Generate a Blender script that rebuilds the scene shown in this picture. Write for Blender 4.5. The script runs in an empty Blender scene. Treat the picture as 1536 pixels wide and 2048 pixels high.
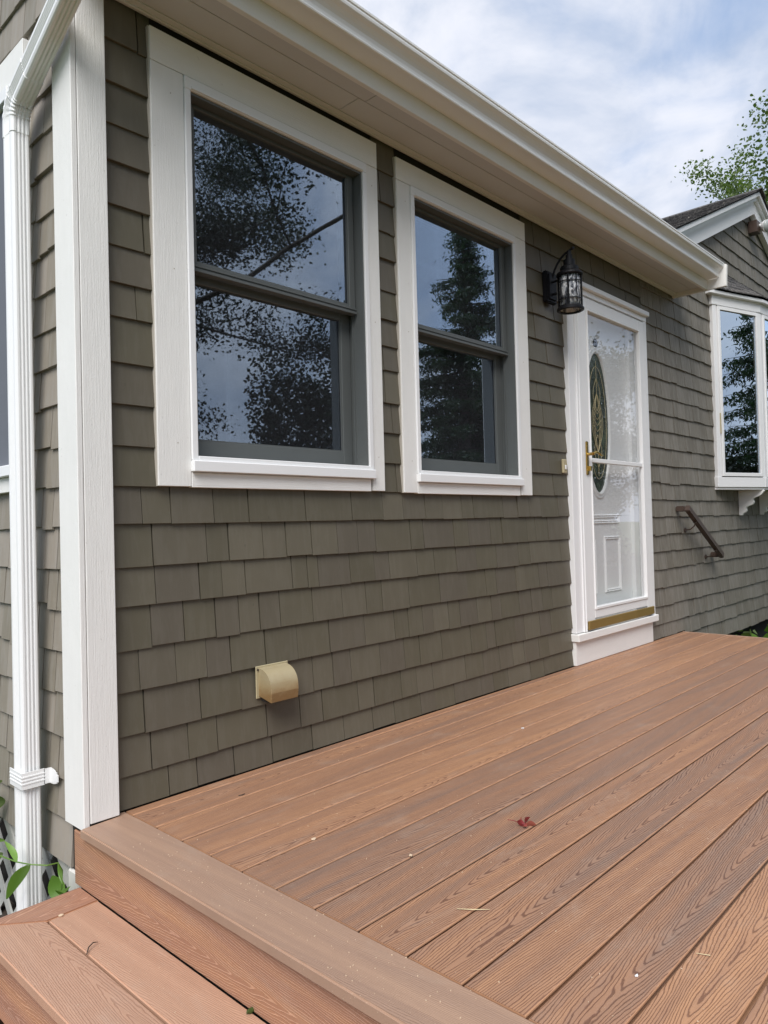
import bpy, bmesh, math, random
import numpy as np
from mathutils import Vector, Matrix

random.seed(7)
rng = np.random.default_rng(7)
SC = bpy.context.scene
COL = SC.collection

# ------------------------------------------------------------------ camera
YAW, PITCH, ROLL, F = 8.16778554e-01, 1.80505376e-02, 2.63444514e-02, 1457.93
CAM = np.array([-0.99207, -2.24036, 0.89568])
_f = np.array([math.sin(YAW) * math.cos(PITCH), math.cos(YAW) * math.cos(PITCH), math.sin(PITCH)])
_r = np.array([math.cos(YAW), -math.sin(YAW), 0.0])
_d = np.cross(_f, _r)
_c, _s = math.cos(ROLL), math.sin(ROLL)
RX, RD, RF = _c * _r + _s * _d, -_s * _r + _c * _d, _f
cam_data = bpy.data.cameras.new("camera")
cam = bpy.data.objects.new("camera", cam_data)
COL.objects.link(cam)
cam_data.sensor_fit = 'VERTICAL'
cam_data.sensor_height = 24.0
cam_data.lens = 24.0 * F / 2048.0
cam_data.clip_start = 0.02
cam_data.clip_end = 2000
cam.matrix_world = Matrix(((RX[0], -RD[0], -RF[0], CAM[0]), (RX[1], -RD[1], -RF[1], CAM[1]),
                           (RX[2], -RD[2], -RF[2], CAM[2]), (0, 0, 0, 1)))
SC.camera = cam

# ------------------------------------------------------------------ light
SC.view_settings.view_transform = 'Standard'
SC.view_settings.look = 'None'
SC.view_settings.gamma = 1
SC.view_settings.use_curve_mapping = False
SC.view_settings.exposure = 0.95
SUN_EL, SUN_AZ = math.radians(50), math.radians(238)      # azimuth clockwise from +Y
SKY_STRENGTH = 0.1
BIGOFF, LITOFF = (3.1, 1.7, 0.20), (4.3, 2.2, 0.80)
sun_d = bpy.data.lights.new("sun", 'SUN')
sun_d.energy = 2.1
sun_d.angle = math.radians(38)
sun_d.color = (1.0, 0.975, 0.945)
sun = bpy.data.objects.new("sun", sun_d)
COL.objects.link(sun)
sv = Vector((math.sin(SUN_AZ) * math.cos(SUN_EL), math.cos(SUN_AZ) * math.cos(SUN_EL), math.sin(SUN_EL)))
sun.rotation_euler = sv.to_track_quat('Z', 'Y').to_euler()
sun.location = sv * 30

W = bpy.data.worlds.new("World")
SC.world = W
W.use_nodes = True
wt = W.node_tree
wt.nodes.clear()


class NT:
    """small helper to write node graphs as expressions"""
    def __init__(s, tree):
        s.t = tree

    def n(s, typ, **kw):
        o = s.t.nodes.new(typ)
        for k, v in kw.items():
            setattr(o, k, v)
        return o

    def put(s, sock, v):
        if isinstance(v, bpy.types.NodeSocket):
            s.t.links.new(v, sock)
        elif v is not None:
            if sock.type == 'RGBA' and len(v) == 3:
                v = (*v, 1)
            sock.default_value = v

    def m(s, op, a, b=None, c=None, clamp=False):
        o = s.n('ShaderNodeMath', operation=op)
        o.use_clamp = clamp
        for i, v in enumerate((a, b, c)):
            if v is not None:
                s.put(o.inputs[i], v)
        return o.outputs[0]

    def vm(s, op, a, b=None):
        o = s.n('ShaderNodeVectorMath', operation=op)
        s.put(o.inputs[0], a)
        if b is not None:
            s.put(o.inputs[1], b)
        return o.outputs[0]

    def noise(s, vec, scale=5, detail=2, rough=0.5, dist=0.0):
        o = s.n('ShaderNodeTexNoise')
        s.put(o.inputs['Vector'], vec)
        o.inputs['Scale'].default_value = scale
        o.inputs['Detail'].default_value = detail
        o.inputs['Roughness'].default_value = rough
        o.inputs['Distortion'].default_value = dist
        return o.outputs[0]

    def ramp(s, fac, pts):
        o = s.n('ShaderNodeValToRGB')
        s.put(o.inputs[0], fac)
        e = o.color_ramp.elements
        e[0].position, e[1].position = pts[0][0], pts[-1][0]
        e[0].color, e[1].color = (*pts[0][1], 1), (*pts[-1][1], 1)
        for p, c in pts[1:-1]:
            k = e.new(p)
            k.color = (*c, 1)
        return o.outputs[0]

    def smooth(s, v, a, b, lo=0.0, hi=1.0):
        o = s.n('ShaderNodeMapRange', interpolation_type='SMOOTHSTEP')
        s.put(o.inputs[0], v)
        for i, q in enumerate((a, b, lo, hi)):
            s.put(o.inputs[i + 1], q)
        return o.outputs[0]

    def mix(s, fac, a, b, mode='MIX'):
        o = s.n('ShaderNodeMix', data_type='RGBA', blend_type=mode)
        s.put(o.inputs[0], fac)
        s.put(o.inputs[6], a)
        s.put(o.inputs[7], b)
        return o.outputs[2]

    def sep(s, v):
        o = s.n('ShaderNodeSeparateXYZ')
        s.put(o.inputs[0], v)
        return o.outputs

    def comb(s, x, y, z):
        o = s.n('ShaderNodeCombineXYZ')
        for i, v in enumerate((x, y, z)):
            s.put(o.inputs[i], v)
        return o.outputs[0]


w = NT(wt)
sky = w.n('ShaderNodeTexSky')
sky.sky_type = 'NISHITA'
sky.sun_disc = False
sky.sun_elevation = SUN_EL
sky.sun_rotation = SUN_AZ
sky.air_density = 1.0
sky.dust_density = 1.2
tc = w.n('ShaderNodeTexCoord').outputs['Generated']
sx, sy, sz = w.sep(tc)
# soft heaped clouds, somewhat flattened, all round the sky
cv = w.vm('MULTIPLY', tc, (1.0, 1.0, 1.5))
big = w.noise(w.vm('ADD', cv, BIGOFF), 2.2, 4, 0.5, 0.3)
fine = w.noise(w.vm('ADD', cv, (9.0, 2.0, 4.8)), 6.5, 6, 0.58, 0.4)
cover = w.smooth(w.m('ADD', w.m('MULTIPLY', big, 0.72), w.m('MULTIPLY', fine, 0.28)), 0.28, 0.45)
lit = w.smooth(w.noise(w.vm('ADD', cv, LITOFF), 3.2, 7, 0.55, 0.35), 0.46, 0.66)
cloud = w.mix(lit, (2.85, 3.3, 4.15), (4.9, 5.0, 5.4))
blue = w.mix(0.55, sky.outputs[0], (2.0, 2.9, 4.5))
skyc = w.mix(w.m('MULTIPLY', cover, 0.93), blue, cloud)
bg = w.n('ShaderNodeBackground')
w.put(bg.inputs[0], skyc)
bg.inputs[1].default_value = SKY_STRENGTH
wo = w.n('ShaderNodeOutputWorld')
wt.links.new(bg.outputs[0], wo.inputs[0])

SC.cycles.max_bounces = 10
SC.cycles.transparent_max_bounces = 24
SC.cycles.diffuse_bounces = 5
SC.cycles.caustics_reflective = False
SC.cycles.caustics_refractive = False

# ------------------------------------------------------------------ materials
MATS = {}


def newmat(name):
    m = bpy.data.materials.new(name)
    m.use_nodes = True
    m.node_tree.nodes.clear()
    MATS[name] = m
    g = NT(m.node_tree)
    out = g.n('ShaderNodeOutputMaterial')
    return m, g, out


def bsdf(g, out, col, rough=0.6, bump=None, bstr=0.3, bdist=0.001, metal=0.0, spec=0.5, **kw):
    b = g.n('ShaderNodeBsdfPrincipled')
    g.put(b.inputs['Base Color'], col)
    g.put(b.inputs['Roughness'], rough)
    b.inputs['Metallic'].default_value = metal
    b.inputs['Specular IOR Level'].default_value = spec
    if bump is not None:
        bn = g.n('ShaderNodeBump')
        bn.inputs['Strength'].default_value = bstr
        bn.inputs['Distance'].default_value = bdist
        g.put(bn.inputs['Height'], bump)
        g.t.links.new(bn.outputs[0], b.inputs['Normal'])
    g.t.links.new(b.outputs[0], out.inputs[0])
    return b


def ocoord(g, spread=31.0):
    """object coordinates shifted by a random amount per object and per loose piece"""
    oi = g.n('ShaderNodeObjectInfo').outputs['Random']
    ri = g.n('ShaderNodeNewGeometry').outputs['Random Per Island']
    rnd = g.m('FRACT', g.m('ADD', g.m('MULTIPLY', oi, 7.13), g.m('MULTIPLY', ri, 3.77)))
    v = g.n('ShaderNodeTexCoord').outputs['Object']
    off = g.comb(g.m('MULTIPLY', rnd, spread), g.m('MULTIPLY', rnd, spread * 1.7), g.m('MULTIPLY', rnd, spread * 0.6))
    return g.vm('ADD', v, off), rnd, v


def rnd2(g, rnd, k):
    return g.m('FRACT', g.m('MULTIPLY', rnd, k))


def mat_plain(name, col, rough=0.6, var=0.06, scale=12, bstr=0.15, metal=0.0, spec=0.5, bscale=90):
    m, g, out = newmat(name)
    v, r, _ = ocoord(g)
    n1 = g.noise(v, scale, 4, 0.6)
    k = g.m('ADD', g.m('MULTIPLY', n1, 2 * var), 1 - var)
    c = g.mix(1.0, col, g.comb(k, k, k), 'MULTIPLY')
    bsdf(g, out, c, g.m('ADD', g.m('MULTIPLY', n1, 0.12), rough - 0.06), g.noise(v, bscale, 3), bstr, 0.0006, metal, spec)
    return m


def mat_shingle(name, cols, rough, wear, sat=(1, 1, 1)):
    m, g, out = newmat(name)
    v, r, _ = ocoord(g)
    stretch = g.vm('MULTIPLY', v, (1.0, 1.0, 0.06))
    grain = g.noise(stretch, 260, 3, 0.65, 0.3)
    streak = g.noise(g.vm('MULTIPLY', v, (1, 1, 0.12)), 38, 4, 0.6, 0.6)
    blot = g.noise(v, 9, 4, 0.6)
    base = g.ramp(rnd2(g, r, 5.31), cols)
    k = g.m('ADD', g.m('MULTIPLY', blot, 0.22), g.m('MULTIPLY', streak, wear))
    k = g.m('ADD', k, 0.89 - wear / 2)
    c = g.mix(1.0, base, g.comb(k, k, k), 'MULTIPLY')
    fade = g.m('MULTIPLY', g.smooth(g.m('ADD', streak, g.m('MULTIPLY', grain, 0.35)), 0.62, 0.82), wear * 1.6)
    c = g.mix(fade, c, (0.30, 0.285, 0.26))
    # the odd resin spot or knot
    kn = g.n('ShaderNodeTexVoronoi', feature='DISTANCE_TO_EDGE')
    vo = g.n('ShaderNodeTexVoronoi')
    g.put(vo.inputs['Vector'], g.vm('MULTIPLY', v, (1, 1, 0.7)))
    vo.inputs['Scale'].default_value = 9
    spot = g.smooth(vo.outputs['Distance'], 0.05, 0.025)
    c = g.mix(g.m('MULTIPLY', spot, 0.25), c, (0.05, 0.045, 0.035))
    h = g.m('ADD', grain, g.m('MULTIPLY', streak, 0.8))
    bsdf(g, out, c, g.m('ADD', g.m('MULTIPLY', grain, 0.15), rough - 0.07), h, 0.22, 0.0008, 0, 0.4)
    return m


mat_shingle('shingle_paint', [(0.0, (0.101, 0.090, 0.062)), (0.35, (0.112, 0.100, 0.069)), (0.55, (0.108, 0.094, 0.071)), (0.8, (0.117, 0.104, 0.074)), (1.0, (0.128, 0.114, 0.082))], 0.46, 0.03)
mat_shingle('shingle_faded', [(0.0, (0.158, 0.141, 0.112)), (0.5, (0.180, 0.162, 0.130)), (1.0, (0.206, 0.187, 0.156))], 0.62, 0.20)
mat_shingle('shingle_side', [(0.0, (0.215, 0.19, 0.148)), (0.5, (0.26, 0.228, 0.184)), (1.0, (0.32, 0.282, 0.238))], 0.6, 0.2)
mat_shingle('roof_asphalt', [(0.0, (0.035, 0.034, 0.036)), (0.5, (0.060, 0.056, 0.056)), (1.0, (0.085, 0.078, 0.075))], 0.9, 0.25)


def mat_trim(name, col, axis=2, emboss=0.7):
    """painted fibre trim board with a pressed wood grain along one axis"""
    m, g, out = newmat(name)
    v, r, _ = ocoord(g)
    s = [1.0, 1.0, 1.0]
    s[axis] = 0.035
    gr = g.noise(g.vm('MULTIPLY', v, tuple(s)), 330, 2, 0.5, 0.8)
    pock = g.noise(v, 240, 2)
    h = g.m('ADD', g.m('MULTIPLY', gr, 0.7), g.m('MULTIPLY', pock, 0.4))
    sd_ = [3.0, 3.0, 3.0]
    sd_[axis] = 0.5
    dirt = g.m('ADD', g.m('MULTIPLY', g.noise(v, 5, 5, 0.65), 0.5), g.m('MULTIPLY', g.noise(g.vm('MULTIPLY', v, tuple(sd_)), 9, 4, 0.6), 0.5))
    fl = g.smooth(g.noise(v, 60, 2), 0.73, 0.78)
    k = g.m('ADD', g.m('MULTIPLY', dirt, 0.18), 0.91)
    c = g.mix(1.0, col, g.comb(k, k, g.m('MULTIPLY', k, 0.995)), 'MULTIPLY')
    c = g.mix(g.m('MULTIPLY', fl, 0.18), c, (0.25, 0.22, 0.18))
    bsdf(g, out, c, 0.48, h, emboss, 0.0022, 0, 0.4)
    return m


WHITE = (0.81, 0.80, 0.775)
mat_trim('white_trim', WHITE, 2)
mat_trim('white_trim_long', WHITE, 0)
mat_plain('white_metal', (0.83, 0.83, 0.825), 0.30, 0.015, 3, 0.0, 0, 0.5, 30)
mat_plain('white_vinyl', (0.82, 0.82, 0.82), 0.32, 0.015, 8, 0.04, 0, 0.5, 40)
mat_plain('white_door', (0.86, 0.87, 0.87), 0.38, 0.03, 5, 0.05, 0, 0.5, 50)
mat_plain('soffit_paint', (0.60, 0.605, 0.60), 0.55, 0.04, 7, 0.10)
mat_plain('grey_sash', (0.104, 0.112, 0.110), 0.42, 0.05, 14, 0.06)
mat_plain('black_metal', (0.006, 0.006, 0.008), 0.5, 0.1, 30, 0.06, 0, 0.25)
mat_plain('brass', (0.60, 0.42, 0.13), 0.26, 0.06, 20, 0.05, 0.95)
mat_plain('brass_sweep', (0.38, 0.26, 0.085), 0.42, 0.15, 9, 0.05, 0.6)
mat_plain('dark_void', (0.012, 0.010, 0.009), 0.9, 0.1)
mat_plain('sheathing', (0.030, 0.025, 0.020), 0.9, 0.1)
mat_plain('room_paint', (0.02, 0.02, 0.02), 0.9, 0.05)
mat_plain('brown_wood', (0.070, 0.046, 0.036), 0.42, 0.25, 18, 0.2)
mat_plain('aged_ivory', (0.42, 0.36, 0.22), 0.45, 0.12, 15, 0.1)
mat_plain('soil', (0.050, 0.038, 0.028), 0.95, 0.4, 5, 0.8)
mat_plain('straw', (0.62, 0.52, 0.30), 0.6, 0.1)
mat_plain('twig', (0.05, 0.035, 0.025), 0.7, 0.2)
mat_plain('sawdust', (0.60, 0.46, 0.32), 0.8, 0.1)
mat_plain('flood_glass', (0.42, 0.45, 0.44), 0.15, 0.03)
mat_plain('lattice_paint', (0.42, 0.42, 0.39), 0.6, 0.12, 20, 0.2)
mat_plain('block_paint', (0.58, 0.56, 0.52), 0.7, 0.15, 14, 0.4)
mat_plain('sealant', (0.50, 0.46, 0.40), 0.5, 0.1)
mat_plain('bark', (0.085, 0.070, 0.055), 0.9, 0.35, 10, 0.8)

# plastic hood of the dryer vent: yellowed, browner towards the mouth with rust-like blotches
m, g, out = newmat('yellowed_plastic')
v, r, raw = ocoord(g)
z = g.sep(raw)[2]
nn = g.noise(g.vm('MULTIPLY', raw, (1, 1, 1.6)), 26, 5, 0.65)
t = g.m('ADD', g.smooth(z, 0.345, 0.265), g.m('MULTIPLY', g.m('SUBTRACT', nn, 0.5), 0.9))
bsdf(g, out, g.ramp(t, [(0.0, (0.37, 0.31, 0.19)), (0.5, (0.33, 0.25, 0.135)), (1.0, (0.23, 0.14, 0.06))]), 0.34, nn, 0.15, 0.002)

# composite decking: cathedral grain pressed into brown boards
def mat_deck(name, c_hi, c_mid, c_lo, line_col, line_amt, bump_sign=-1.0, centre=0.26, grey=0.6, straight=False, lines=175.0):
    m, g, out = newmat(name)
    v, r, raw = ocoord(g, 57.0)
    x, y, zc = g.sep(raw)
    xs = g.m('ADD', x, g.m('MULTIPLY', r, 53.0))
    r2, r3, r4 = rnd2(g, r, 9.7), rnd2(g, r, 23.3), rnd2(g, r, 41.9)
    yc = g.m('MULTIPLY', g.m('SUBTRACT', r2, 0.5), centre)
    wv = g.comb(g.m('MULTIPLY', xs, 1.6), g.m('MULTIPLY', y, 7.0), g.m('MULTIPLY', r, 40.0))
    n1 = g.m('SUBTRACT', g.noise(wv, 1.0, 2, 0.5), 0.5)
    wv2 = g.comb(g.m('MULTIPLY', xs, 9.0), g.m('MULTIPLY', y, 40.0), r)
    n2 = g.m('SUBTRACT', g.noise(wv2, 1.0, 2, 0.5), 0.5)
    wv3 = g.comb(g.m('MULTIPLY', xs, 34.0), g.m('MULTIPLY', y, 130.0), r)
    n3 = g.m('SUBTRACT', g.noise(wv3, 1.0, 2, 0.5), 0.5)
    yw = g.m('ADD', g.m('SUBTRACT', y, yc), g.m('MULTIPLY', n1, 0.030))
    dist = g.m('SQRT', g.m('ADD', g.m('MULTIPLY', yw, yw), 0.00004))
    sgn = g.m('SUBTRACT', g.m('MULTIPLY', g.m('GREATER_THAN', r3, 0.5), 2.0), 1.0)
    Fv = g.m('ADD', g.m('MULTIPLY', dist, lines), g.m('MULTIPLY', g.m('MULTIPLY', xs, sgn), 0.0 if straight else 14.0))
    Fv = g.m('ADD', Fv, g.m('MULTIPLY', n1, 9.0))
    Fv = g.m('ADD', Fv, g.m('MULTIPLY', n2, 2.0))
    Fv = g.m('ADD', Fv, g.m('MULTIPLY', n3, 0.55))
    fr = g.m('FRACT', Fv)
    tri = g.m('ABSOLUTE', g.m('SUBTRACT', fr, 0.5))                # 0 at the line
    wid = g.m('ADD', g.m('MULTIPLY', g.noise(wv2, 1.7, 2), 0.22), 0.10)
    line = g.m('MULTIPLY', g.smooth(tri, wid, g.m('MULTIPLY', wid, 0.25)), g.smooth(zc, -0.0028, -0.0012))
    # colour streaks running along the board
    sv_ = g.comb(g.m('MULTIPLY', xs, 0.55), g.m('MULTIPLY', y, 16.0), g.m('MULTIPLY', r, 13.0))
    st = g.noise(sv_, 1.0, 3, 0.6, 0.4)
    late = g.noise(g.comb(g.m('MULTIPLY', Fv, 0.22), g.m('MULTIPLY', xs, 0.3), r), 1.0, 2)
    t = g.m('ADD', g.m('MULTIPLY', st, 0.8), g.m('MULTIPLY', late, 0.55))
    t = g.m('ADD', t, g.m('MULTIPLY', g.m('SUBTRACT', r4, 0.5), grey))
    base = g.ramp(t, [(0.38, c_hi), (0.66, c_mid), (0.98, c_lo)])
    fib = g.noise(g.comb(g.m('MULTIPLY', xs, 12.0), g.m('MULTIPLY', y, 420.0), 0.0), 1.0, 2)
    fk = g.m('ADD', g.m('MULTIPLY', fib, 0.22), 0.89)
    base = g.mix(1.0, base, g.comb(fk, fk, fk), 'MULTIPLY')
    c = g.mix(g.m('MULTIPLY', line, line_amt), base, g.mix(1.0, base, line_col, 'MULTIPLY'))
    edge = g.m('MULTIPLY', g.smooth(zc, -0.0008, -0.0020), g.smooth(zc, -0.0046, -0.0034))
    c = g.mix(g.m('MULTIPLY', edge, 0.5), c, tuple(min(0.8, q * 1.25) for q in c_hi))  # painted highlight: rounded board edges coloured lighter, as if catching the sky
    # pale specks of sawdust and grit pressed in the surface
    sp = g.n('ShaderNodeTexVoronoi')
    g.put(sp.inputs['Vector'], g.vm('ADD', raw, g.comb(r, r, 0.0)))
    sp.inputs['Scale'].default_value = 95
    den = g.smooth(g.noise(raw, 3.0, 3), 0.42, 0.62)
    speck = g.m('MULTIPLY', g.smooth(sp.outputs['Distance'], 0.13, 0.07), den)
    keep = g.m('GREATER_THAN', g.sep(sp.outputs['Color'])[0], 0.55)
    speck = g.m('MULTIPLY', speck, keep)
    c = g.mix(g.m('MULTIPLY', speck, 0.65), c, (0.62, 0.47, 0.34))
    dusty = g.smooth(g.noise(g.vm('MULTIPLY', g.vm('ADD', raw, g.comb(r2, r3, 0.0)), (2.2, 5.0, 1.0)), 2.0, 5, 0.65, 0.5), 0.50, 0.80)
    c = g.mix(g.m('MULTIPLY', dusty, 0.22), c, (0.46, 0.38, 0.31))
    h = g.m('ADD', g.m('MULTIPLY', line, bump_sign), g.m('MULTIPLY', fib, 0.25))
    bsdf(g, out, c, g.m('ADD', g.m('MULTIPLY', st, 0.15), 0.42), h, 0.55, 0.0010, 0, 0.5)
    return m


HI, MID, LO = (0.470, 0.252, 0.136), (0.350, 0.190, 0.114), (0.250, 0.160, 0.118)
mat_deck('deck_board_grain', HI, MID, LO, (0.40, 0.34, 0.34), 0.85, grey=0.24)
mat_deck('frame_board_grain', (0.430, 0.278, 0.190), (0.375, 0.240, 0.166), (0.315, 0.202, 0.145), (0.72, 0.66, 0.64), 0.5, -1, 0.5, 0.2, False, 230)
mat_deck('fascia_grain', (0.40, 0.205, 0.110), (0.315, 0.160, 0.100), (0.225, 0.120, 0.088), (1.55, 1.75, 1.9), 0.75, 1.0, 0.07, 0.15, False, 165)
mat_deck('tread_grain', (0.500, 0.305, 0.205), (0.440, 0.262, 0.176), (0.37, 0.218, 0.148), (0.66, 0.58, 0.56), 0.6, -1, 0.4, 0.2, False, 200)


def mat_leaf(name, c1, c2, c3, trans=0.35):
    m, g, out = newmat(name)
    ri = g.n('ShaderNodeNewGeometry').outputs['Random Per Island']
    oi = g.n('ShaderNodeObjectInfo').outputs['Random']
    f = g.m('FRACT', g.m('ADD', ri, oi))
    c = g.ramp(f, [(0.0, c1), (0.5, c2), (1.0, c3)])
    b = g.n('ShaderNodeBsdfPrincipled')
    g.put(b.inputs['Base Color'], c)
    b.inputs['Roughness'].default_value = 0.45
    tr = g.n('ShaderNodeBsdfTranslucent')
    g.put(tr.inputs['Color'], g.mix(1.0, c, (1.2, 1.5, 0.6), 'MULTIPLY'))
    mx = g.n('ShaderNodeMixShader')
    mx.inputs[0].default_value = trans
    g.t.links.new(b.outputs[0], mx.inputs[1])
    g.t.links.new(tr.outputs[0], mx.inputs[2])
    g.t.links.new(mx.outputs[0], out.inputs[0])
    return m


mat_leaf('leaf_green', (0.065, 0.100, 0.025), (0.100, 0.150, 0.038), (0.150, 0.200, 0.055))
mat_leaf('leaf_dark', (0.016, 0.026, 0.012), (0.024, 0.038, 0.016), (0.036, 0.055, 0.022), 0.12)
mat_leaf('leaf_bright', (0.10, 0.20, 0.03), (0.14, 0.27, 0.045), (0.20, 0.33, 0.07))
mat_leaf('needle_green', (0.020, 0.040, 0.018), (0.030, 0.058, 0.026), (0.042, 0.075, 0.032))
mat_leaf('leaf_red', (0.26, 0.035, 0.04), (0.34, 0.06, 0.06), (0.38, 0.12, 0.09))

# grass and soil ground
m, g, out = newmat('ground_cover')
v = g.n('ShaderNodeTexCoord').outputs['Object']
n = g.noise(v, 2.0, 6, 0.7)
n2 = g.noise(v, 55, 3)
c = g.ramp(g.m('ADD', g.m('MULTIPLY', n, 0.7), g.m('MULTIPLY', n2, 0.3)), [(0.3, (0.040, 0.060, 0.018)), (0.55, (0.065, 0.095, 0.028)), (0.8, (0.09, 0.115, 0.04))])
bsdf(g, out, c, 0.9, n2, 0.8, 0.02)


def mat_glass(name, refl, tint=(1, 1, 1), wob=0.05, wscale=1.5, rough=0.0, col=(1, 1, 1)):
    """a pane: looks through, mirrors by angle; 'refl' counts the surfaces of the pane"""
    m, g, out = newmat(name)
    co = g.n('ShaderNodeTexCoord').outputs['Object']
    bn = g.n('ShaderNodeBump')
    bn.inputs['Strength'].default_value = wob
    bn.inputs['Distance'].default_value = 0.05
    g.put(bn.inputs['Height'], g.noise(co, wscale, 1, 0.4))
    fr = g.n('ShaderNodeFresnel')
    bf = g.n('ShaderNodeNewGeometry').outputs['Backfacing']
    g.put(fr.inputs[0], g.m('SUBTRACT', 1.5, g.m('MULTIPLY', bf, 1.5 - 1 / 1.5)))   # a thin pane mirrors alike from both sides
    fac = g.m('MINIMUM', g.m('MULTIPLY', fr.outputs[0], refl), 1.0)
    gl = g.n('ShaderNodeBsdfGlossy')
    gl.inputs['Roughness'].default_value = rough
    g.put(gl.inputs['Color'], col)
    g.t.links.new(bn.outputs[0], gl.inputs['Normal'])
    tr = g.n('ShaderNodeBsdfTransparent')
    g.put(tr.inputs[0], tint)
    mx = g.n('ShaderNodeMixShader')
    g.put(mx.inputs[0], fac)
    g.t.links.new(tr.outputs[0], mx.inputs[1])
    g.t.links.new(gl.outputs[0], mx.inputs[2])
    g.t.links.new(mx.outputs[0], out.inputs[0])
    return m


mat_glass('window_glass', 7.4, (0.75, 0.78, 0.82), 0.02, 2.5, rough=0.012, col=(0.70, 0.84, 1.0))
mat_glass('storm_glass', 1.9, (1, 1, 1), 0.02, 1.5)
mat_glass('dull_glass', 1.1, (0.9, 0.9, 0.9), 0.01, 2.0)
mat_plain('screen_grey', (0.13, 0.14, 0.165), 0.8, 0.1)
mat_glass('bow_glass', 8.0, (0.7, 0.7, 0.7), 0.012, 2.0, col=(0.72, 0.86, 1.0))

# insect screen: a woven mesh of thin dark threads
m, g, out = newmat('screen_mesh')
x, y, z = g.sep(g.n('ShaderNodeTexCoord').outputs['Object'])
pitch = 1 / 0.0021
tx = g.m('ABSOLUTE', g.m('SUBTRACT', g.m('FRACT', g.m('MULTIPLY', x, pitch)), 0.5))
tz = g.m('ABSOLUTE', g.m('SUBTRACT', g.m('FRACT', g.m('MULTIPLY', z, pitch)), 0.5))
th = g.m('GREATER_THAN', g.m('MAXIMUM', tx, tz), 0.468)
df = g.n('ShaderNodeBsdfDiffuse')
g.put(df.inputs[0], (0.11, 0.11, 0.125))
tr = g.n('ShaderNodeBsdfTransparent')
mx = g.n('ShaderNodeMixShader')
g.put(mx.inputs[0], th)
g.t.links.new(tr.outputs[0], mx.inputs[1])
g.t.links.new(df.outputs[0], mx.inputs[2])
g.t.links.new(mx.outputs[0], out.inputs[0])

# decorative textured glass (oval light of the door) and seeded lantern glass
m, g, out = newmat('oval_glass')
v, r, raw = ocoord(g)
h = g.noise(raw, 38, 4, 0.6, 0.6)
c = g.ramp(g.noise(raw, 11, 5, 0.7, 0.5), [(0.35, (0.012, 0.020, 0.014)), (0.55, (0.030, 0.050, 0.030)), (0.75, (0.13, 0.17, 0.10))])
bsdf(g, out, c, 0.12, h, 0.5, 0.004, 0, 0.6)
m, g, out = newmat('lantern_glass')
v, r, raw = ocoord(g)
h = g.noise(g.vm('MULTIPLY', raw, (1, 1, 0.35)), 60, 3, 0.6, 1.2)
b = bsdf(g, out, g.ramp(h, [(0.40, (0.10, 0.11, 0.13)), (0.50, (0.55, 0.57, 0.62)), (0.58, (1.0, 1.0, 1.0))]), 0.03, h, 1.0, 0.022)  # sky glints painted into the glass colour as dark-to-white streaks
b.inputs['Transmission Weight'].default_value = 0.35
b.inputs['IOR'].default_value = 1.3

# ------------------------------------------------------------------ mesh helpers
WORLD = {}


def link(name, me, parent=None, loc=(0, 0, 0), rot=(0, 0, 0), mat=None):
    if mat is not None and not me.materials:
        me.materials.append(MATS[mat] if isinstance(mat, str) else mat)
    o = bpy.data.objects.new(name, me)
    COL.objects.link(o)
    o.location = loc
    o.rotation_euler = rot
    if parent is not None:
        o.parent = parent
        o.matrix_parent_inverse = Matrix.Translation(-WORLD.get(parent.name, Vector((0, 0, 0))))
    WORLD[o.name] = WORLD.get(parent.name, Vector()) if False else Vector(loc)
    return o


def empty(name, label, cat, loc=(0, 0, 0), group=None):
    o = bpy.data.objects.new(name, None)
    COL.objects.link(o)
    o.location = loc
    o.empty_display_size = 0.1
    WORLD[o.name] = Vector(loc)
    o['label'] = label
    o['category'] = cat
    if group:
        o['group'] = group
    return o


def tag(o, label, cat, group=None, kind=None):
    o['label'] = label
    o['category'] = cat
    if group:
        o['group'] = group
    if kind:
        o['kind'] = kind
    return o


def sub(name, parent):
    """an Empty used as a part that carries sub-parts"""
    o = bpy.data.objects.new(name, None)
    COL.objects.link(o)
    o.empty_display_size = 0.05
    o.parent = parent
    o.matrix_parent_inverse = Matrix.Translation(-WORLD.get(parent.name, Vector()))
    WORLD[o.name] = Vector((0, 0, 0))
    return o


def mesh_from(verts, faces, name="m", smooth=False):
    me = bpy.data.meshes.new(name)
    me.from_pydata([tuple(map(float, v)) for v in verts], [], faces)
    me.update()
    if smooth:
        me.polygons.foreach_set("use_smooth", [True] * len(me.polygons))
    return me


def bm_mesh(bm, name="m", smooth=False):
    bmesh.ops.recalc_face_normals(bm, faces=bm.faces)
    me = bpy.data.meshes.new(name)
    bm.to_mesh(me)
    bm.free()
    if smooth:
        me.polygons.foreach_set("use_smooth", [True] * len(me.polygons))
    return me


def add_box(bm, b):
    x0, x1, y0, y1, z0, z1 = b
    vs = [bm.verts.new(p) for p in ((x0, y0, z0), (x1, y0, z0), (x1, y1, z0), (x0, y1, z0), (x0, y0, z1), (x1, y0, z1), (x1, y1, z1), (x0, y1, z1))]
    for f in ((0, 3, 2, 1), (4, 5, 6, 7), (0, 1, 5, 4), (1, 2, 6, 5), (2, 3, 7, 6), (3, 0, 4, 7)):
        bm.faces.new([vs[i] for i in f])
    return vs


def box(name, b, mat, parent=None, bevel=0.0015):
    bm = bmesh.new()
    add_box(bm, b)
    if bevel:
        bmesh.ops.bevel(bm, geom=bm.edges[:], offset=bevel, segments=1, affect='EDGES', clamp_overlap=True)
    return link(name, bm_mesh(bm, name), parent, mat=mat)


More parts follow.
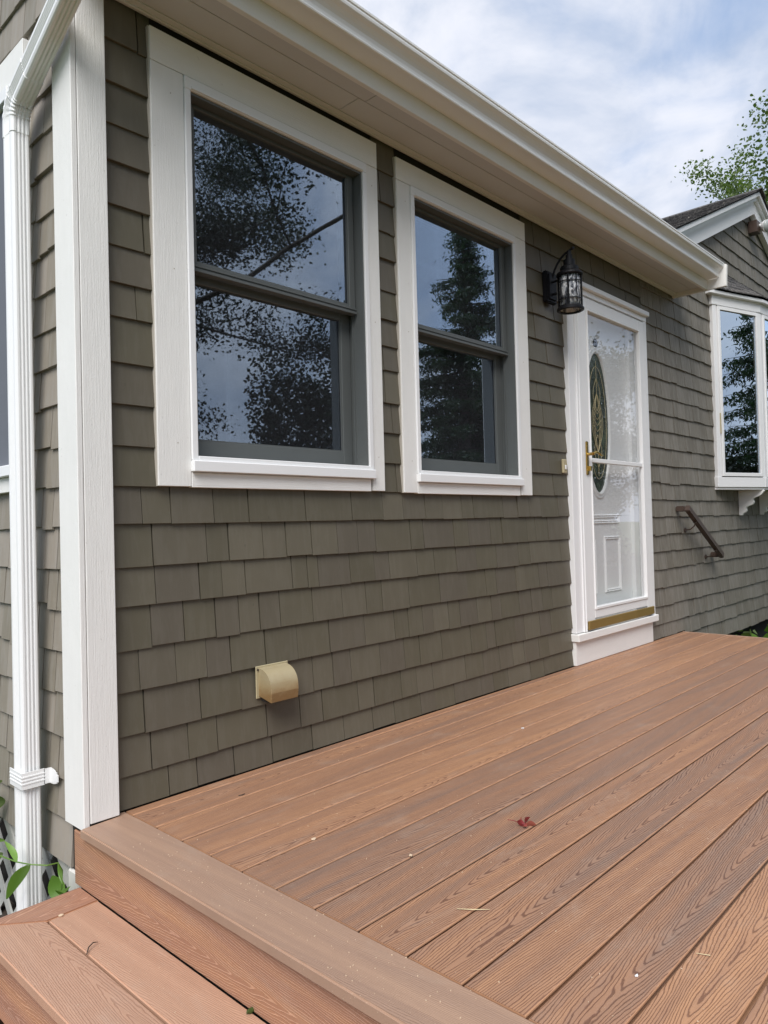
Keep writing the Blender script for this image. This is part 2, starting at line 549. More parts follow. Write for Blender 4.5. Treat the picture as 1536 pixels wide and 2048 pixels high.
def boxes(name, bl, mat, parent=None, bevel=0.0):
    bm = bmesh.new()
    for b in bl:
        add_box(bm, b)
    if bevel:
        bmesh.ops.bevel(bm, geom=bm.edges[:], offset=bevel, segments=1, affect='EDGES', clamp_overlap=True)
    return link(name, bm_mesh(bm, name), parent, mat=mat)


def prism(poly, axis, a, b, bevel=0.0):
    """extrude a 2D polygon along an axis ('x': poly is (y,z); 'y': (x,z); 'z': (x,y))"""
    bm = bmesh.new()
    def P(p, t):
        return {'x': (t, p[0], p[1]), 'y': (p[0], t, p[1]), 'z': (p[0], p[1], t)}[axis]
    A = [bm.verts.new(P(p, a)) for p in poly]
    B = [bm.verts.new(P(p, b)) for p in poly]
    n = len(poly)
    bm.faces.new(A)
    bm.faces.new(B[::-1])
    for i in range(n):
        bm.faces.new((A[i], B[i], B[(i + 1) % n], A[(i + 1) % n]))
    if bevel:
        bmesh.ops.bevel(bm, geom=bm.edges[:], offset=bevel, segments=1, affect='EDGES', clamp_overlap=True)
    return bm


def lathe(bm, prof, cx, cy, seg=28, close=False):
    rings = []
    for r, z in prof:
        rings.append([bm.verts.new((cx + r * math.cos(2 * math.pi * i / seg), cy + r * math.sin(2 * math.pi * i / seg), z)) for i in range(seg)])
    pairs = list(zip(rings[:-1], rings[1:])) + ([(rings[-1], rings[0])] if close else [])
    for A, B in pairs:
        for i in range(seg):
            j = (i + 1) % seg
            bm.faces.new((A[i], A[j], B[j], B[i]))
    if not close:
        for R in (rings[0], rings[-1]):
            if prof[rings.index(R)][0] > 1e-6:
                try:
                    bm.faces.new(R)
                except ValueError:
                    pass
    return bm


def tube(bm, pts, rad, seg=8, cap=True, flat=1.0):
    pts = [Vector(p) for p in pts]
    rads = rad if isinstance(rad, (list, tuple)) else [rad] * len(pts)
    rings = []
    prev = None
    for i, p in enumerate(pts):
        t = (pts[min(i + 1, len(pts) - 1)] - pts[max(i - 1, 0)]).normalized()
        up = Vector((0, 0, 1)) if abs(t.z) < 0.95 else Vector((1, 0, 0))
        if prev is None:
            u = t.cross(up).normalized()
        else:
            u = (prev - t * prev.dot(t)).normalized()
        prev = u
        w_ = t.cross(u).normalized()
        rings.append([bm.verts.new(p + (u * math.cos(2 * math.pi * k / seg) + w_ * math.sin(2 * math.pi * k / seg) * flat) * rads[i]) for k in range(seg)])
    for A, B in zip(rings[:-1], rings[1:]):
        for k in range(seg):
            bm.faces.new((A[k], A[(k + 1) % seg], B[(k + 1) % seg], B[k]))
    if cap:
        bm.faces.new(rings[0][::-1])
        bm.faces.new(rings[-1])
    return bm


def proj(p):
    v = np.array(p, float) - CAM
    zf = v @ RF
    if zf < 0.05:
        return None
    return 768 + F * (v @ RX) / zf, 1024 + F * (v @ RD) / zf


def px_area(corners):
    """how large a quad shows in the 1536x2048 photograph (0 if outside)"""
    q = [proj(c) for c in corners]
    if any(t is None for t in q):
        return 0.0
    xs = [t[0] for t in q]
    ys = [t[1] for t in q]
    if max(xs) < 0 or min(xs) > 1536 or max(ys) < 0 or min(ys) > 2048:
        return 0.0
    n = len(q)
    return abs(sum(q[i][0] * q[(i + 1) % n][1] - q[(i + 1) % n][0] * q[i][1] for i in range(n))) / 2


# ------------------------------------------------------------------ ground
gm = bmesh.new()
bmesh.ops.create_grid(gm, x_segments=40, y_segments=40, size=300)
link('ground', bm_mesh(gm), mat='ground_cover', loc=(0, 0, -0.62))['kind'] = 'structure'
soil = box('planting_bed', (-2.5, 12, -1.0, 0.9, -0.616, -0.56), 'soil', bevel=0)
soil['kind'] = 'structure'

# ------------------------------------------------------------------ shingles
LAP = 0.022
_cache = {}


def shingle_mesh(wid, h, face, mat):
    """one wooden shingle, origin at its lower left corner; 'x': front wall (faces -Y), 'y': side wall (faces -X)"""
    key = (round(wid * 500), round(h * 1000), face, mat)
    if key in _cache:
        return _cache[key]
    w_, H, t = key[0] / 500.0, h + LAP, 0.0115
    P = [(0, 0, 0), (w_, 0, 0), (w_, 0.0115, H), (0, 0.0115, H), (0, t + 0.002, 0), (w_, t + 0.002, 0)]
    e = 0.0012
    V = [(0, e, 0), (w_, e, 0), (w_, 0, e), (0, 0, e), (w_, 0.0125, H), (0, 0.0125, H), (w_, 0.0165, H), (0, 0.0165, H), (0, 0.0165, 0), (w_, 0.0165, 0)]
    Fc = [(0, 1, 2, 3), (3, 2, 4, 5), (5, 4, 6, 7), (8, 9, 1, 0), (0, 3, 5, 7, 8), (1, 9, 6, 4, 2)]
    if face == 'y':
        V = [(v[1], -v[0], v[2]) for v in V]
    me = mesh_from(V, Fc, 'shingle')
    me.materials.append(MATS[mat])
    _cache[key] = me
    return me


def courses(x0, x1, zs, holes, seams, wmin, wmax, rs, topfn=None):
    """shingle rectangles (x0,x1,z0,z1) of a wall; zs are the butt heights, top to bottom"""
    out = []
    for i in range(len(zs) - 1):
        zt, zb = zs[i], zs[i + 1]
        key = round(zb, 3)
        if seams and key in seams:
            cut = [x0] + [s for s in seams[key] if x0 < s < x1] + [x1]
        else:
            cut = [x0]
            while cut[-1] < x1 - wmin:
                cut.append(min(x1, cut[-1] + rs.uniform(wmin, wmax)))
            cut[-1] = x1
        # force cuts at hole edges
        for h in holes:
            if min(zt, h[3]) - max(zb, h[2]) > 0.2 * (zt - zb):
                for e in (h[0], h[1]):
                    cut = [c for c in cut if abs(c - e) > 0.03 or c in (x0, x1)] + [e]
        cut = sorted(set(cut))
        for a, b in zip(cut[:-1], cut[1:]):
            if b - a < 0.012 or a < x0 - 1e-6 or b > x1 + 1e-6:
                continue
            m_ = (a + b) / 2
            if any(h[0] <= m_ <= h[1] and min(zt, h[3]) - max(zb, h[2]) > 0.2 * (zt - zb) for h in holes):
                continue
            if topfn and topfn(m_) < zb + 0.02:
                continue
            out.append((a, b, zb, zt))
    return out


def hang(rects, face, plane, mat, parent, limit, rs, jit=0.0018):
    """the shingles that show largest each become an object, the rest of the wall one joined mesh"""
    R = []
    for (a, b, zb, zt) in rects:
        gap = rs.choice((0.0022, 0.003, 0.004, 0.005))
        if face == 'x':
            c = [(a, plane, zb), (b, plane, zb), (b, plane, zt), (a, plane, zt)]
        else:
            c = [(plane, -a, zb), (plane, -b, zb), (plane, -b, zt), (plane, -a, zt)]
        R.append([px_area(c), a, b - gap, zb + rs.uniform(-jit, jit) * (2.6 if rs.random() < 0.05 else 1), zt, rs.uniform(-0.0025, 0.0012), rs.gauss(0, 0.004)])
    order = sorted(range(len(R)), key=lambda i: -R[i][0])
    keep = set(order[:limit])
    bm = bmesh.new()
    n = 0
    for i, (ar, a, b, zb, zt, dy, tilt) in enumerate(R):
        me = shingle_mesh(b - a, zt - zb, face, mat)
        rot = (0, tilt * 0.35, 0) if face == 'x' else (tilt * 0.35, 0, 0)
        loc = (a, plane + dy, zb) if face == 'x' else (plane + dy, -a, zb)
        if i in keep and ar > 20:
            link('shingle', me, parent, loc, rot)
        else:
            M = Matrix.Translation(loc)
            nv = len(bm.verts)
            bm.from_mesh(me)
            bm.verts.ensure_lookup_table()
            bmesh.ops.transform(bm, matrix=M, verts=bm.verts[nv:])
            n += 1
    if n:
        o = link('shingle_field', bm_mesh(bm), parent, mat=mat)
        o['kind'] = 'stuff'
    else:
        bm.free()


# ================================================================== THE PORCH WING
wing = empty('porch_wing', 'long low olive shingled wing with two tall windows and a white storm door', 'house', (2.4, 1.2, 0))
front = sub('front_wall', wing)
side = sub('side_wall', wing)

XE = 4.81                         # far end of the wing's eaves
W1 = (0.4287, 1.292, 1.148, 2.455)
W2 = (1.640, 2.485, 1.142, 2.455)
DOOR = (3.13, 4.16, 0.16, 2.33)
# sheathing behind the shingles, cut round the openings
zs_s = (-0.62, 2.86)
sh = []
cuts = [0.02, W1[0] - .03, W1[1] + .03, W2[0] - .03, W2[1] + .03, DOOR[0], DOOR[1], XE + 0.0]
ops = {1: W1, 3: W2, 5: DOOR}
for i in range(7):
    a, b = cuts[i], cuts[i + 1]
    if i in ops:
        o_ = ops[i]
        sh += [(a, b, .0168, .11, zs_s[0], o_[2] - (.03 if i != 5 else 0)), (a, b, .0168, .11, o_[3] + .03, zs_s[1])]
    else:
        sh.append((a, b, .0168, .11, *zs_s))
o = boxes('sheathing', sh, 'sheathing', front)
# the dark rooms behind (floor, ceiling and back walls)
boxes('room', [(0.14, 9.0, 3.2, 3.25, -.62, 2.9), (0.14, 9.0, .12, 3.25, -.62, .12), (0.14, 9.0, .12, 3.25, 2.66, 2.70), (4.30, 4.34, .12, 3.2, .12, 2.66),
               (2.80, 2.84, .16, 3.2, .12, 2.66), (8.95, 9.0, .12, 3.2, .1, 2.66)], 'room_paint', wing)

rs = random.Random(3)
ZL = [2.672, 2.512, 2.372, 2.235, 2.112, 1.966, 1.834, 1.710, 1.600, 1.451, 1.314, 1.176, 1.046]
ZR = [2.655, 2.484, 2.352, 2.221, 2.089, 1.960, 1.826, 1.693, 1.563, 1.432, 1.297, 1.164, 1.036]
ZB = [1.046, 0.920, 0.780, 0.652, 0.512, 0.376, 0.233, 0.105, 0.003]
SEAM = {
    0.920: [0.224, 0.331, 0.503, 0.657, 0.936, 1.197, 1.391, 1.528, 1.686, 1.819, 1.975, 2.072, 2.18, 2.347, 2.492, 2.611, 2.739, 2.933],
    0.780: [0.262, 0.471, 0.567, 0.72, 0.834, 0.965, 1.107, 1.228, 1.340, 1.577, 1.672, 1.906, 2.026, 2.223, 2.332, 2.415, 2.581, 2.673, 2.812],
    0.652: [0.268, 0.439, 0.531, 0.635, 0.86, 0.94, 0.997, 1.178, 1.328, 1.426, 1.618, 1.748, 1.922, 2.088, 2.272, 2.486, 2.604, 2.832, 2.951],
    0.512: [0.249, 0.373, 0.502, 0.604, 0.699, 0.795, 0.962, 1.127, 1.271, 1.373, 1.555, 1.783, 2.004, 2.168, 2.265, 2.454, 2.546, 2.693, 2.787],
    0.376: [0.203, 0.337, 0.459, 0.562, 0.72, 0.876, 1.051, 1.258, 1.451, 1.546, 1.647, 1.724, 1.846, 1.939, 2.086, 2.213, 2.304, 2.48, 2.606, 2.724, 2.834],
    0.233: [0.22, 0.432, 0.602, 0.78, 0.957, 1.067, 1.168, 1.349, 1.512, 1.621, 1.786, 2.025, 2.161, 2.243, 2.434, 2.527, 2.69, 2.813],
    0.105: [0.242, 0.38, 0.498, 0.721, 0.884, 1.003, 1.207, 1.307, 1.484, 1.592, 1.712, 1.971, 2.125, 2.274, 2.4, 2.515, 2.669, 2.777],
    0.003: [0.303, 0.413, 0.568, 0.743, 0.945, 1.12, 1.295, 1.435, 1.617, 1.725, 1.875, 2.098, 2.211, 2.351, 2.576, 2.721],
}
C1 = (0.290, 1.380, 1.046, 2.60)
C2 = (1.534, 2.608, 1.046, 2.60)
LR = courses(0.109, 3.07, ZL, [C1, C2], None, 0.10, 0.24, rs) + courses(0.109, 3.07, ZB, [], SEAM, 0.1, 0.2, rs)
ZLR = ZR[:-1] + [1.036, 0.906, 0.771, 0.643, 0.508, 0.371, 0.236, 0.105, 0.003]
RR = courses(3.07, 4.21, [2.672, 2.512, 2.368], [], None, 0.08, 0.2, rs)
hang(LR + RR, 'x', 0.0, 'shingle_paint', front, 262, rs)

# side wall: exposed shingles between corner board and window, and above the window
ZS = [3.35, 3.20, 3.06, 2.92, 2.78, 2.645, 2.505, 2.372, 2.235, 2.105, 1.966, 1.834, 1.700, 1.575, 1.443, 1.314, 1.180, 1.046, 0.915, 0.780, 0.648, 0.512, 0.376, 0.240, 0.105, -0.03, -0.165]
SIDEWIN = (0.35, 1.45, 1.05, 2.62)
SR = courses(-2.2, -0.106, ZS, [(-1.44, -0.36, 1.06, 2.61)], None, 0.07, 0.15, rs)
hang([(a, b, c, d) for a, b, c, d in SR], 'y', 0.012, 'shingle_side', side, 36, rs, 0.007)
boxes('sheathing', [(.0292, .12, .112, .40, -.17, 3.4), (.0292, .12, 1.40, 2.3, -.17, 3.4), (.0292, .12, .40, 1.40, -.17, 1.11), (.0292, .12, .40, 1.40, 2.55, 3.4)], 'sheathing', side)
box('foundation_shade', (.10, .14, .12, 2.3, -.62, -.175), 'dark_void', side, 0)  # near-black sheet: shade behind the lattice put into its colour

# corner boards
box('corner_board', (.0145, .1085, -.030, .0125, .003, 2.645), 'white_trim', wing, .002)
box('corner_board', (-.0062, .0125, -.030, .1055, -.014, 3.0), 'white_trim', wing, .002)
box('corner_sealant', (.1088, .1105, -.008, .012, .003, 2.64), 'sealant', wing, 0)


# windows ---------------------------------------------------------------
def front_window(o_, c_, lab):
    x0, x1, z0, z1 = o_
    cx0, cx1, cz0, cz1 = c_
    wn = sub('window', wing)
    wn['label'] = lab
    yF, yB = -.0135, .012
    hz = z1 + .048
    box('casing', (cx0, x0 - .0255, yF, yB, cz0, hz - .001), 'white_trim', wn)
    box('casing', (x1 + .0255, cx1, yF, yB, cz0, hz - .001), 'white_trim', wn)
    box('casing', (cx0, cx1, yF, yB, hz + .001, cz1), 'white_trim_long', wn)
    box('apron', (x0 - .024, x1 + .010, yF - .001, yB, cz0 - .003, z0 - .050), 'white_trim_long', wn)
    # raised inner frame with a small bead
    for a, b in ((x0 - .024, x0), (x1, x1 + .024)):
        box('frame', (a, b, -.0215, .060, z0 - .008, z1), 'white_vinyl', wn, .002)
    box('frame', (x0 - .024, x1 + .024, -.0215, .060, z1 + .0005, hz - .004), 'white_vinyl', wn, .002)
    box('bead', (x0 - .0, x1 + .0, -.0265, -.0220, z1 + .004, z1 + .013), 'white_vinyl', wn, .001)
    box('sill', (x0 - .026, x1 + .026, -.033, .060, z0 - .0485, z0 - .0085), 'white_vinyl', wn, .003)
    box('sill_lip', (x0 - .0, x1 + .0, -.022, .060, z0 - .008, z0 + .008), 'white_vinyl', wn, .002)
    for (a, b, c_, d) in ((cx0 - .003, cx0 - .0002, cz0, cz1), (cx1 + .0002, cx1 + .003, cz0, cz1)):
        box('caulk_line', (a, b, -.006, .012, c_, d), 'sealant', wn, 0)
    for k, zz_ in enumerate((z0 + .05, (z0 + z1) / 2, z1 - .04)):
        for xx_ in ((cx0 + x0 - .0255) / 2 + .012, (cx1 + x1 + .0255) / 2):
            bm_ = bmesh.new()
            tube(bm_, [(xx_, yF + .002, zz_), (xx_, yF - .0006, zz_)], .0026, 8)
            link('nail_head', bm_mesh(bm_), wn, mat='sealant')
    # grey jamb liner
    boxes('jamb', [(x0 - .010, x0 - .0005, .0605, .15, z0 - .03, z1 + .02), (x1 + .0005, x1 + .012, .0605, .15, z0 - .03, z1 + .02),
                   (x0 + .0002, x0 + .006, -.012, .0600, z0 + .009, z1 - .0005), (x1 - .008, x1 - .0002, -.012, .0600, z0 + .009, z1 - .0005),
                   (x0 + .006, x1 - .008, -.012, .0600, z1 - .010, z1 - .0005), (x0, x1, .0605, .15, z1 + .0, z1 + .02), (x0, x1, .0605, .15, z0 - .03, z0 - .002),
                   (x1 - .014, x1 - .0082, .052, .0600, z0 + .01, z1 - .012)], 'grey_sash', wn)
    zm = 1.842
    def sash(yc, a0, a1, b0, b1, st, top, bot):
        s_ = boxes('sash', [(a0, a0 + st, yc - .014, yc + .014, b0, b1), (a1 - st, a1, yc - .014, yc + .014, b0, b1),
                            (a0 + st, a1 - st, yc - .014, yc + .014, b1 - top, b1), (a0 + st, a1 - st, yc - .014, yc + .014, b0, b0 + bot)], 'grey_sash', wn, .0015)
        gl = mesh_from([(a0 + st, yc, b0 + bot), (a1 - st, yc, b0 + bot), (a1 - st, yc, b1 - top), (a0 + st, yc, b1 - top)], [(0, 1, 2, 3)])
        link('glass', gl, wn, mat='window_glass')
        sm_ = mesh_from([(a0 + st + .0065, yc - .0075, b0 + bot + .0065), (a1 - st - .0065, yc - .0075, b0 + bot + .0065), (a1 - st - .0065, yc - .0075, b1 - top), (a0 + st + .0065, yc - .0075, b1 - top)], [(0, 1, 2, 3)])
        link('insect_screen', sm_, wn, mat='screen_mesh')
        bd = .006
        boxes('glazing_bead', [(a0 + st, a0 + st + bd, yc - .010, yc - .003, b0 + bot, b1 - top), (a1 - st - bd, a1 - st, yc - .010, yc - .003, b0 + bot, b1 - top),
                               (a0 + st + bd, a1 - st - bd, yc - .010, yc - .003, b0 + bot, b0 + bot + bd)], 'grey_sash', wn)
    sash(.046, x0 + .0065, x1 - .0145, zm - .013, z1 - .0105, .034, .014, .036)
    sash(.098, x0 + .002, x1 - .002, z0 - .002, zm + .012, .055, .046, .078)
    boxes('check_rail', [(x0 + .007, x1 - .0145, .0245, .0315, zm - .012, zm - .002), (x0 + .007, x1 - .0145, .0275, .0315, zm + .006, zm + .014)], 'grey_sash', wn)
    return wn


front_window(W1, (0.277, 1.392, 1.048, 2.620), 'nearer double-hung window beside the corner board')
front_window(W2, (1.522, 2.622, 1.043, 2.608), 'farther double-hung window beside the wall lantern')

# side window (only its near edge shows past the downspout)
sw = sub('window', wing)
sw['label'] = 'window on the side wall behind the downspout'
box('casing', (-.002, .030, .345, .475, 1.052, 2.50), 'white_trim', sw)
box('casing', (-.002, .030, 1.325, 1.455, 1.052, 2.50), 'white_trim', sw)
box('casing', (-.003, .030, .345, 1.455, 2.502, 2.615), 'white_trim', sw)
box('sill', (-.022, .060, .440, 1.36, 1.105, 1.145), 'white_vinyl', sw, .003)
box('apron', (-.004, .030, .476, 1.324, 1.05, 1.104), 'white_trim', sw)
box('frame', (-.012, .060, .4755, .498, 1.146, 2.455), 'white_vinyl', sw, .002)
box('frame', (-.012, .060, 1.302, 1.3245, 1.146, 2.455), 'white_vinyl', sw, .002)
box('frame', (-.012, .060, .4755, 1.3245, 2.456, 2.501), 'white_vinyl', sw, .002)
boxes('sash', [(.02, .05, .499, .535, 1.15, 2.45), (.02, .05, 1.265, 1.301, 1.15, 2.45), (.02, .05, .536, 1.264, 2.42, 2.45), (.02, .05, .536, 1.264, 1.15, 1.225), (.016, .05, .536, 1.264, 1.80, 1.85)], 'grey_sash', sw, .0015)
link('glass', mesh_from([(.036, .53, 1.2), (.036, 1.27, 1.2), (.036, 1.27, 2.43), (.036, .53, 2.43)], [(0, 1, 2, 3)]), sw, mat='dull_glass')
link('insect_screen', mesh_from([(.010, .4985, 1.147), (.010, 1.3015, 1.147), (.010, 1.3015, 2.455), (.010, .4985, 2.455)], [(0, 1, 2, 3)]), sw, mat='screen_grey')

# doorway ---------------------------------------------------------------
dr = sub('door', wing)
dr['label'] = 'white storm door with full glass in front of a white entry door with oval light'
box('casing', (3.058, 3.172, -.026, .05, .200, 2.3300), 'white_vinyl', dr, .002)
box('casing', (4.172, 4.222, -.026, .05, .160, 2.3300), 'white_vinyl', dr, .002)
box('casing', (3.058, 4.222, -.027, .05, 2.3305, 2.366), 'white_vinyl', dr, .002)
boxes('casing_bead', [(3.140, 3.158, -.036, -.0265, .20, 2.325), (3.162, 3.171, -.041, -.0265, .20, 2.325)], 'white_vinyl', dr, .002)
box('drip_cap', (3.050, 4.232, -.050, .012, 2.367, 2.402), 'white_vinyl', dr, .004)
box('threshold', (3.048, 4.232, -.046, .10, .150, .196), 'white_trim_long', dr, .003)
box('kick_board', (3.058, 4.190, -.018, .012, .003, .149), 'white_trim_long', dr, .001)
# storm door frame rails
storm = [(3.1735, 3.295, .21, 2.325), (4.085, 4.171, .21, 2.325)]
box('storm_door_stile', (3.188, 3.296, -.030, .004, .215, 2.318), 'white_metal', dr, .003)
box('storm_door_stile', (4.088, 4.166, -.030, .004, .215, 2.318), 'white_metal', dr, .003)
box('storm_door_rail', (3.2965, 4.0875, -.030, .004, 2.250, 2.318), 'white_metal', dr, .003)
box('storm_door_rail', (3.2965, 4.0875, -.030, .004, .270, .322), 'white_metal', dr, .003)
boxes('glazing_frame', [(3.297, 3.309, -.036, -.008, .323, 2.249), (4.074, 4.087, -.036, -.008, .323, 2.249), (3.3095, 4.0735, -.036, -.008, 2.234, 2.249), (3.3095, 4.0735, -.036, -.008, .323, .342)], 'white_metal', dr, .003)
box('glazing_bar', (3.3095, 4.0735, -.030, -.006, 1.262, 1.290), 'white_metal', dr, .003)
box('hinge_gap', (3.1730, 3.1875, -.004, .004, .215, 2.325), 'dark_void', dr, 0)
box('sweep', (3.190, 4.168, -.044, -.0305, .208, .262), 'brass_sweep', dr, .002)
link('storm_glass', mesh_from([(3.30, -.014, .33), (4.08, -.014, .33), (4.08, -.014, 2.245), (3.30, -.014, 2.245)], [(0, 1, 2, 3)]), dr, mat='storm_glass')
# jamb and brickmould between the two doors
boxes('jamb', [(3.150, 3.200, .006, .16, .197, 2.33), (4.120, 4.165, .006, .16, .197, 2.33), (3.20, 4.12, .05, .16, 2.285, 2.33), (4.040, 4.119, .030, .0595, .197, 2.285)], 'white_door', dr, .002)
# entry door slab with an oval hole
OC, OA, OB = (3.583, 1.548), .162, .470


def oval_plate(x0, x1, z0, z1, y, cx, cz, a, b, n=48):
    bm = bmesh.new()
    inner = [bm.verts.new((cx + a * math.cos(t), y, cz + b * math.sin(t))) for t in [2 * math.pi * i / n for i in range(n)]]
    outer = []
    for i in range(n):
        t = 2 * math.pi * i / n
        c_, s_ = math.cos(t), math.sin(t)
        k = min((x1 - cx) / c_ if c_ > 1e-6 else ((x0 - cx) / c_ if c_ < -1e-6 else 1e9),
                (z1 - cz) / s_ if s_ > 1e-6 else ((z0 - cz) / s_ if s_ < -1e-6 else 1e9))
        outer.append(bm.verts.new((cx + c_ * k, y, cz + s_ * k)))
    for i in range(n):
        j = (i + 1) % n
        bm.faces.new((inner[i], inner[j], outer[j], outer[i]))
    return bm


bm = oval_plate(3.201, 4.119, .92, 2.284, .060, OC[0], OC[1], OA + .02, OB + .02)
add_box(bm, (3.201, 4.119, .060, .10, .20, .919))
for b in ((3.40, 3.62), (3.70, 3.92)):
    pass
link('entry_door', bm_mesh(bm), dr, mat='white_door')
bm = bmesh.new()
N = 56


def oval_ring(bm, cx, cz, prof, n=56):
    """prof: list of (outset, y) swept round the oval"""
    rings = []
    for k in range(n):
        t = 2 * math.pi * k / n
        rings.append([bm.verts.new((cx + (OA + o_) * math.cos(t), y_, cz + (OB + o_) * math.sin(t))) for o_, y_ in prof])
    for k in range(n):
        A, B = rings[k], rings[(k + 1) % n]
        for i in range(len(prof) - 1):
            bm.faces.new((A[i], A[i + 1], B[i + 1], B[i]))


oval_ring(bm, *OC, [(.0, .068), (.003, .054), (.012, .048), (.020, .051), (.026, .057), (.034, .050), (.042, .055), (.048, .0595)])
link('oval_moulding', bm_mesh(bm, smooth=True), dr, mat='white_door')
bm = bmesh.new()
vs = [bm.verts.new((OC[0] + OA * 1.02 * math.cos(2 * math.pi * k / 48), .064, OC[1] + OB * 1.01 * math.sin(2 * math.pi * k / 48))) for k in range(48)]
bm.faces.new(vs)
link('oval_glass', bm_mesh(bm), dr, mat='oval_glass')
# lead caming lines of the oval
bm = bmesh.new()
def came(pts, r=.0015):
    tube(bm, [(OC[0] + x_, .059, OC[1] + z_) for x_, z_ in pts], r, 5)
el = lambda k: [(OA * k * math.cos(t), OB * (k + .03) * math.sin(t)) for t in [2 * math.pi * i / 40 for i in range(41)]]
came(el(.78))
came([(0, .42), (0, .20)])
came([(0, -.20), (0, -.36)])
for s_ in (-1, 1):
    for amp, zz0 in ((.055, .0), (.035, .0), (.078, .0)):
        came([(s_ * amp * math.sin(math.pi * i / 12), .20 - .40 * i / 12) for i in range(13)])
    came([(s_ * .05 * math.sin(math.pi * i / 8), .30 - .22 * i / 8) for i in range(9)])
    came([(s_ * .05 * math.sin(math.pi * i / 8), -.08 - .22 * i / 8) for i in range(9)])
    for q in (-.06, -.02, .02, .06):
        came([(0, q), (s_ * .055, q + .045)], .0012)
link('caming', bm_mesh(bm), dr, mat='straw')
bm = bmesh.new()
tube(bm, [(OC[0], .054, 2.088), (OC[0], .061, 2.088)], .029, 20)
link('peephole_plate', bm_mesh(bm), dr, mat='black_metal')
# pressed panels of the entry door
def ring_panel(x0, x1, z0, z1, wd=.018):
    pts = []
    bm = bmesh.new()
    prof = [(0, .0598), (wd * .35, .051), (wd * .65, .0585), (wd, .052), (wd * 1.4, .0598)]
    rings = []
    for o_, y_ in prof:
        rings.append([bm.verts.new(p) for p in ((x0 + o_, y_, z0 + o_), (x1 - o_, y_, z0 + o_), (x1 - o_, y_, z1 - o_), (x0 + o_, y_, z1 - o_))])
    for A, B in zip(rings[:-1], rings[1:]):
        for i in range(4):
            bm.faces.new((A[i], A[(i + 1) % 4], B[(i + 1) % 4], B[i]))
    link('door_panel', bm_mesh(bm), dr, mat='white_door')


ring_panel(3.28, 3.86, .865, .93, .02)
ring_panel(3.27, 3.50, .40, .78)
ring_panel(3.62, 3.86, .40, .78)
# brass handle set
bm = bmesh.new()
add_box(bm, (3.230, 3.262, -.038, -.0302, 1.178, 1.392))
bmesh.ops.bevel(bm, geom=bm.edges[:], offset=.004, segments=2, affect='EDGES')
tube(bm, [(3.246, -.038, 1.310), (3.246, -.075, 1.310)], .010, 12)
tube(bm, [(3.246, -.075, 1.310), (3.275, -.080, 1.322), (3.305, -.082, 1.318), (3.335, -.082, 1.306), (3.365, -.080, 1.304)], [.009, .009, .0075, .006, .005], 10)
add_box(bm, (3.252, 3.270, -.052, -.036, 1.205, 1.235))
link('handle', bm_mesh(bm, smooth=False), dr, mat='brass')

# eaves ------------------------------------------------------------------
ev = sub('eave', wing)
SZ = 2.671
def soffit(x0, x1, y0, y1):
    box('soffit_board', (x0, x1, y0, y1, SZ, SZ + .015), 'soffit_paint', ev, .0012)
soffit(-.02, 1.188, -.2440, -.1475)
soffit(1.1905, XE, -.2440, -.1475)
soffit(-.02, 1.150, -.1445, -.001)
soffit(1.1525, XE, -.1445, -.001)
link('bed_moulding', bm_mesh(prism([(-.001, 2.651), (-.010, 2.651), (-.014, 2.655), (-.014, 2.659), (-.022, 2.662), (-.030, 2.665), (-.030, 2.6705), (-.001, 2.6705)], 'x', .112, XE)), ev, mat='soffit_paint')
box('fascia_board', (-.02, XE, -.2670, -.2445, 2.640, 2.80), 'white_trim_long', ev, .002)
gp = [(-.2680, 2.716), (-.2680, 2.7145), (-.350, 2.7145), (-.3555, 2.717), (-.3575, 2.722), (-.355, 2.727), (-.3555, 2.740), (-.359, 2.753), (-.366, 2.764), (-.376, 2.774),
      (-.386, 2.780), (-.3915, 2.785), (-.3935, 2.793), (-.3925, 2.801), (-.3960, 2.804), (-.3965, 2.812), (-.390, 2.815), (-.380, 2.813), (-.380, 2.806), (-.3885, 2.803),
      (-.389, 2.793), (-.386, 2.787), (-.374, 2.779), (-.363, 2.768), (-.355, 2.755), (-.3515, 2.741), (-.351, 2.7185), (-.270, 2.7185), (-.270, 2.815), (-.2680, 2.815)]
gt = link('gutter', bm_mesh(prism(gp, 'x', -.045, XE - .004)), ev, mat='white_metal')
gend = [(-.268, 2.7145), (-.350, 2.7145), (-.357, 2.722), (-.3555, 2.740), (-.366, 2.764), (-.386, 2.780), (-.3935, 2.793), (-.3965, 2.812), (-.268, 2.815)]
link('gutter_end_cap', bm_mesh(prism(gend, 'x', -.048, -.0455)), ev, mat='white_metal')
# boxed return at the far end of the eaves
link('return_board', bm_mesh(prism([(.012, 2.640), (-.405, 2.640), (-.412, 2.800), (-.36, 2.83), (.012, 2.95)], 'x', XE + .001, XE + .026, .0015)), ev, mat='white_trim')
# wing roof
SL = .36
rf = sub('roof', wing)
link('roof_deck', bm_mesh(prism([(-.345, 2.822), (2.6, 2.822 + SL * 2.945), (2.6, 2.845 + SL * 2.945), (-.345, 2.842)], 'x', -.02, XE + .03)), rf, mat='roof_asphalt')
rsr = random.Random(5)
bm = bmesh.new()
for k in range(20):
    y0 = -.352 + k * .14
    x = -.02
    while x < XE:
        wd = rsr.uniform(.14, .3)
        zz_ = 2.842 + SL * (y0 + .345)
        add_box(bm, (x, min(x + wd - .004, XE + .03), y0, y0 + .13, zz_ + .001, zz_ + .006 + rsr.uniform(0, .003)))
        x += wd
o = link('roof_shingle_field', bm_mesh(bm), rf, mat='roof_asphalt')
o['kind'] = 'stuff'
box('side_rake_board', (-.016, -.003, -.25, 2.4, 3.30, 3.44), 'white_trim', wing, 0)

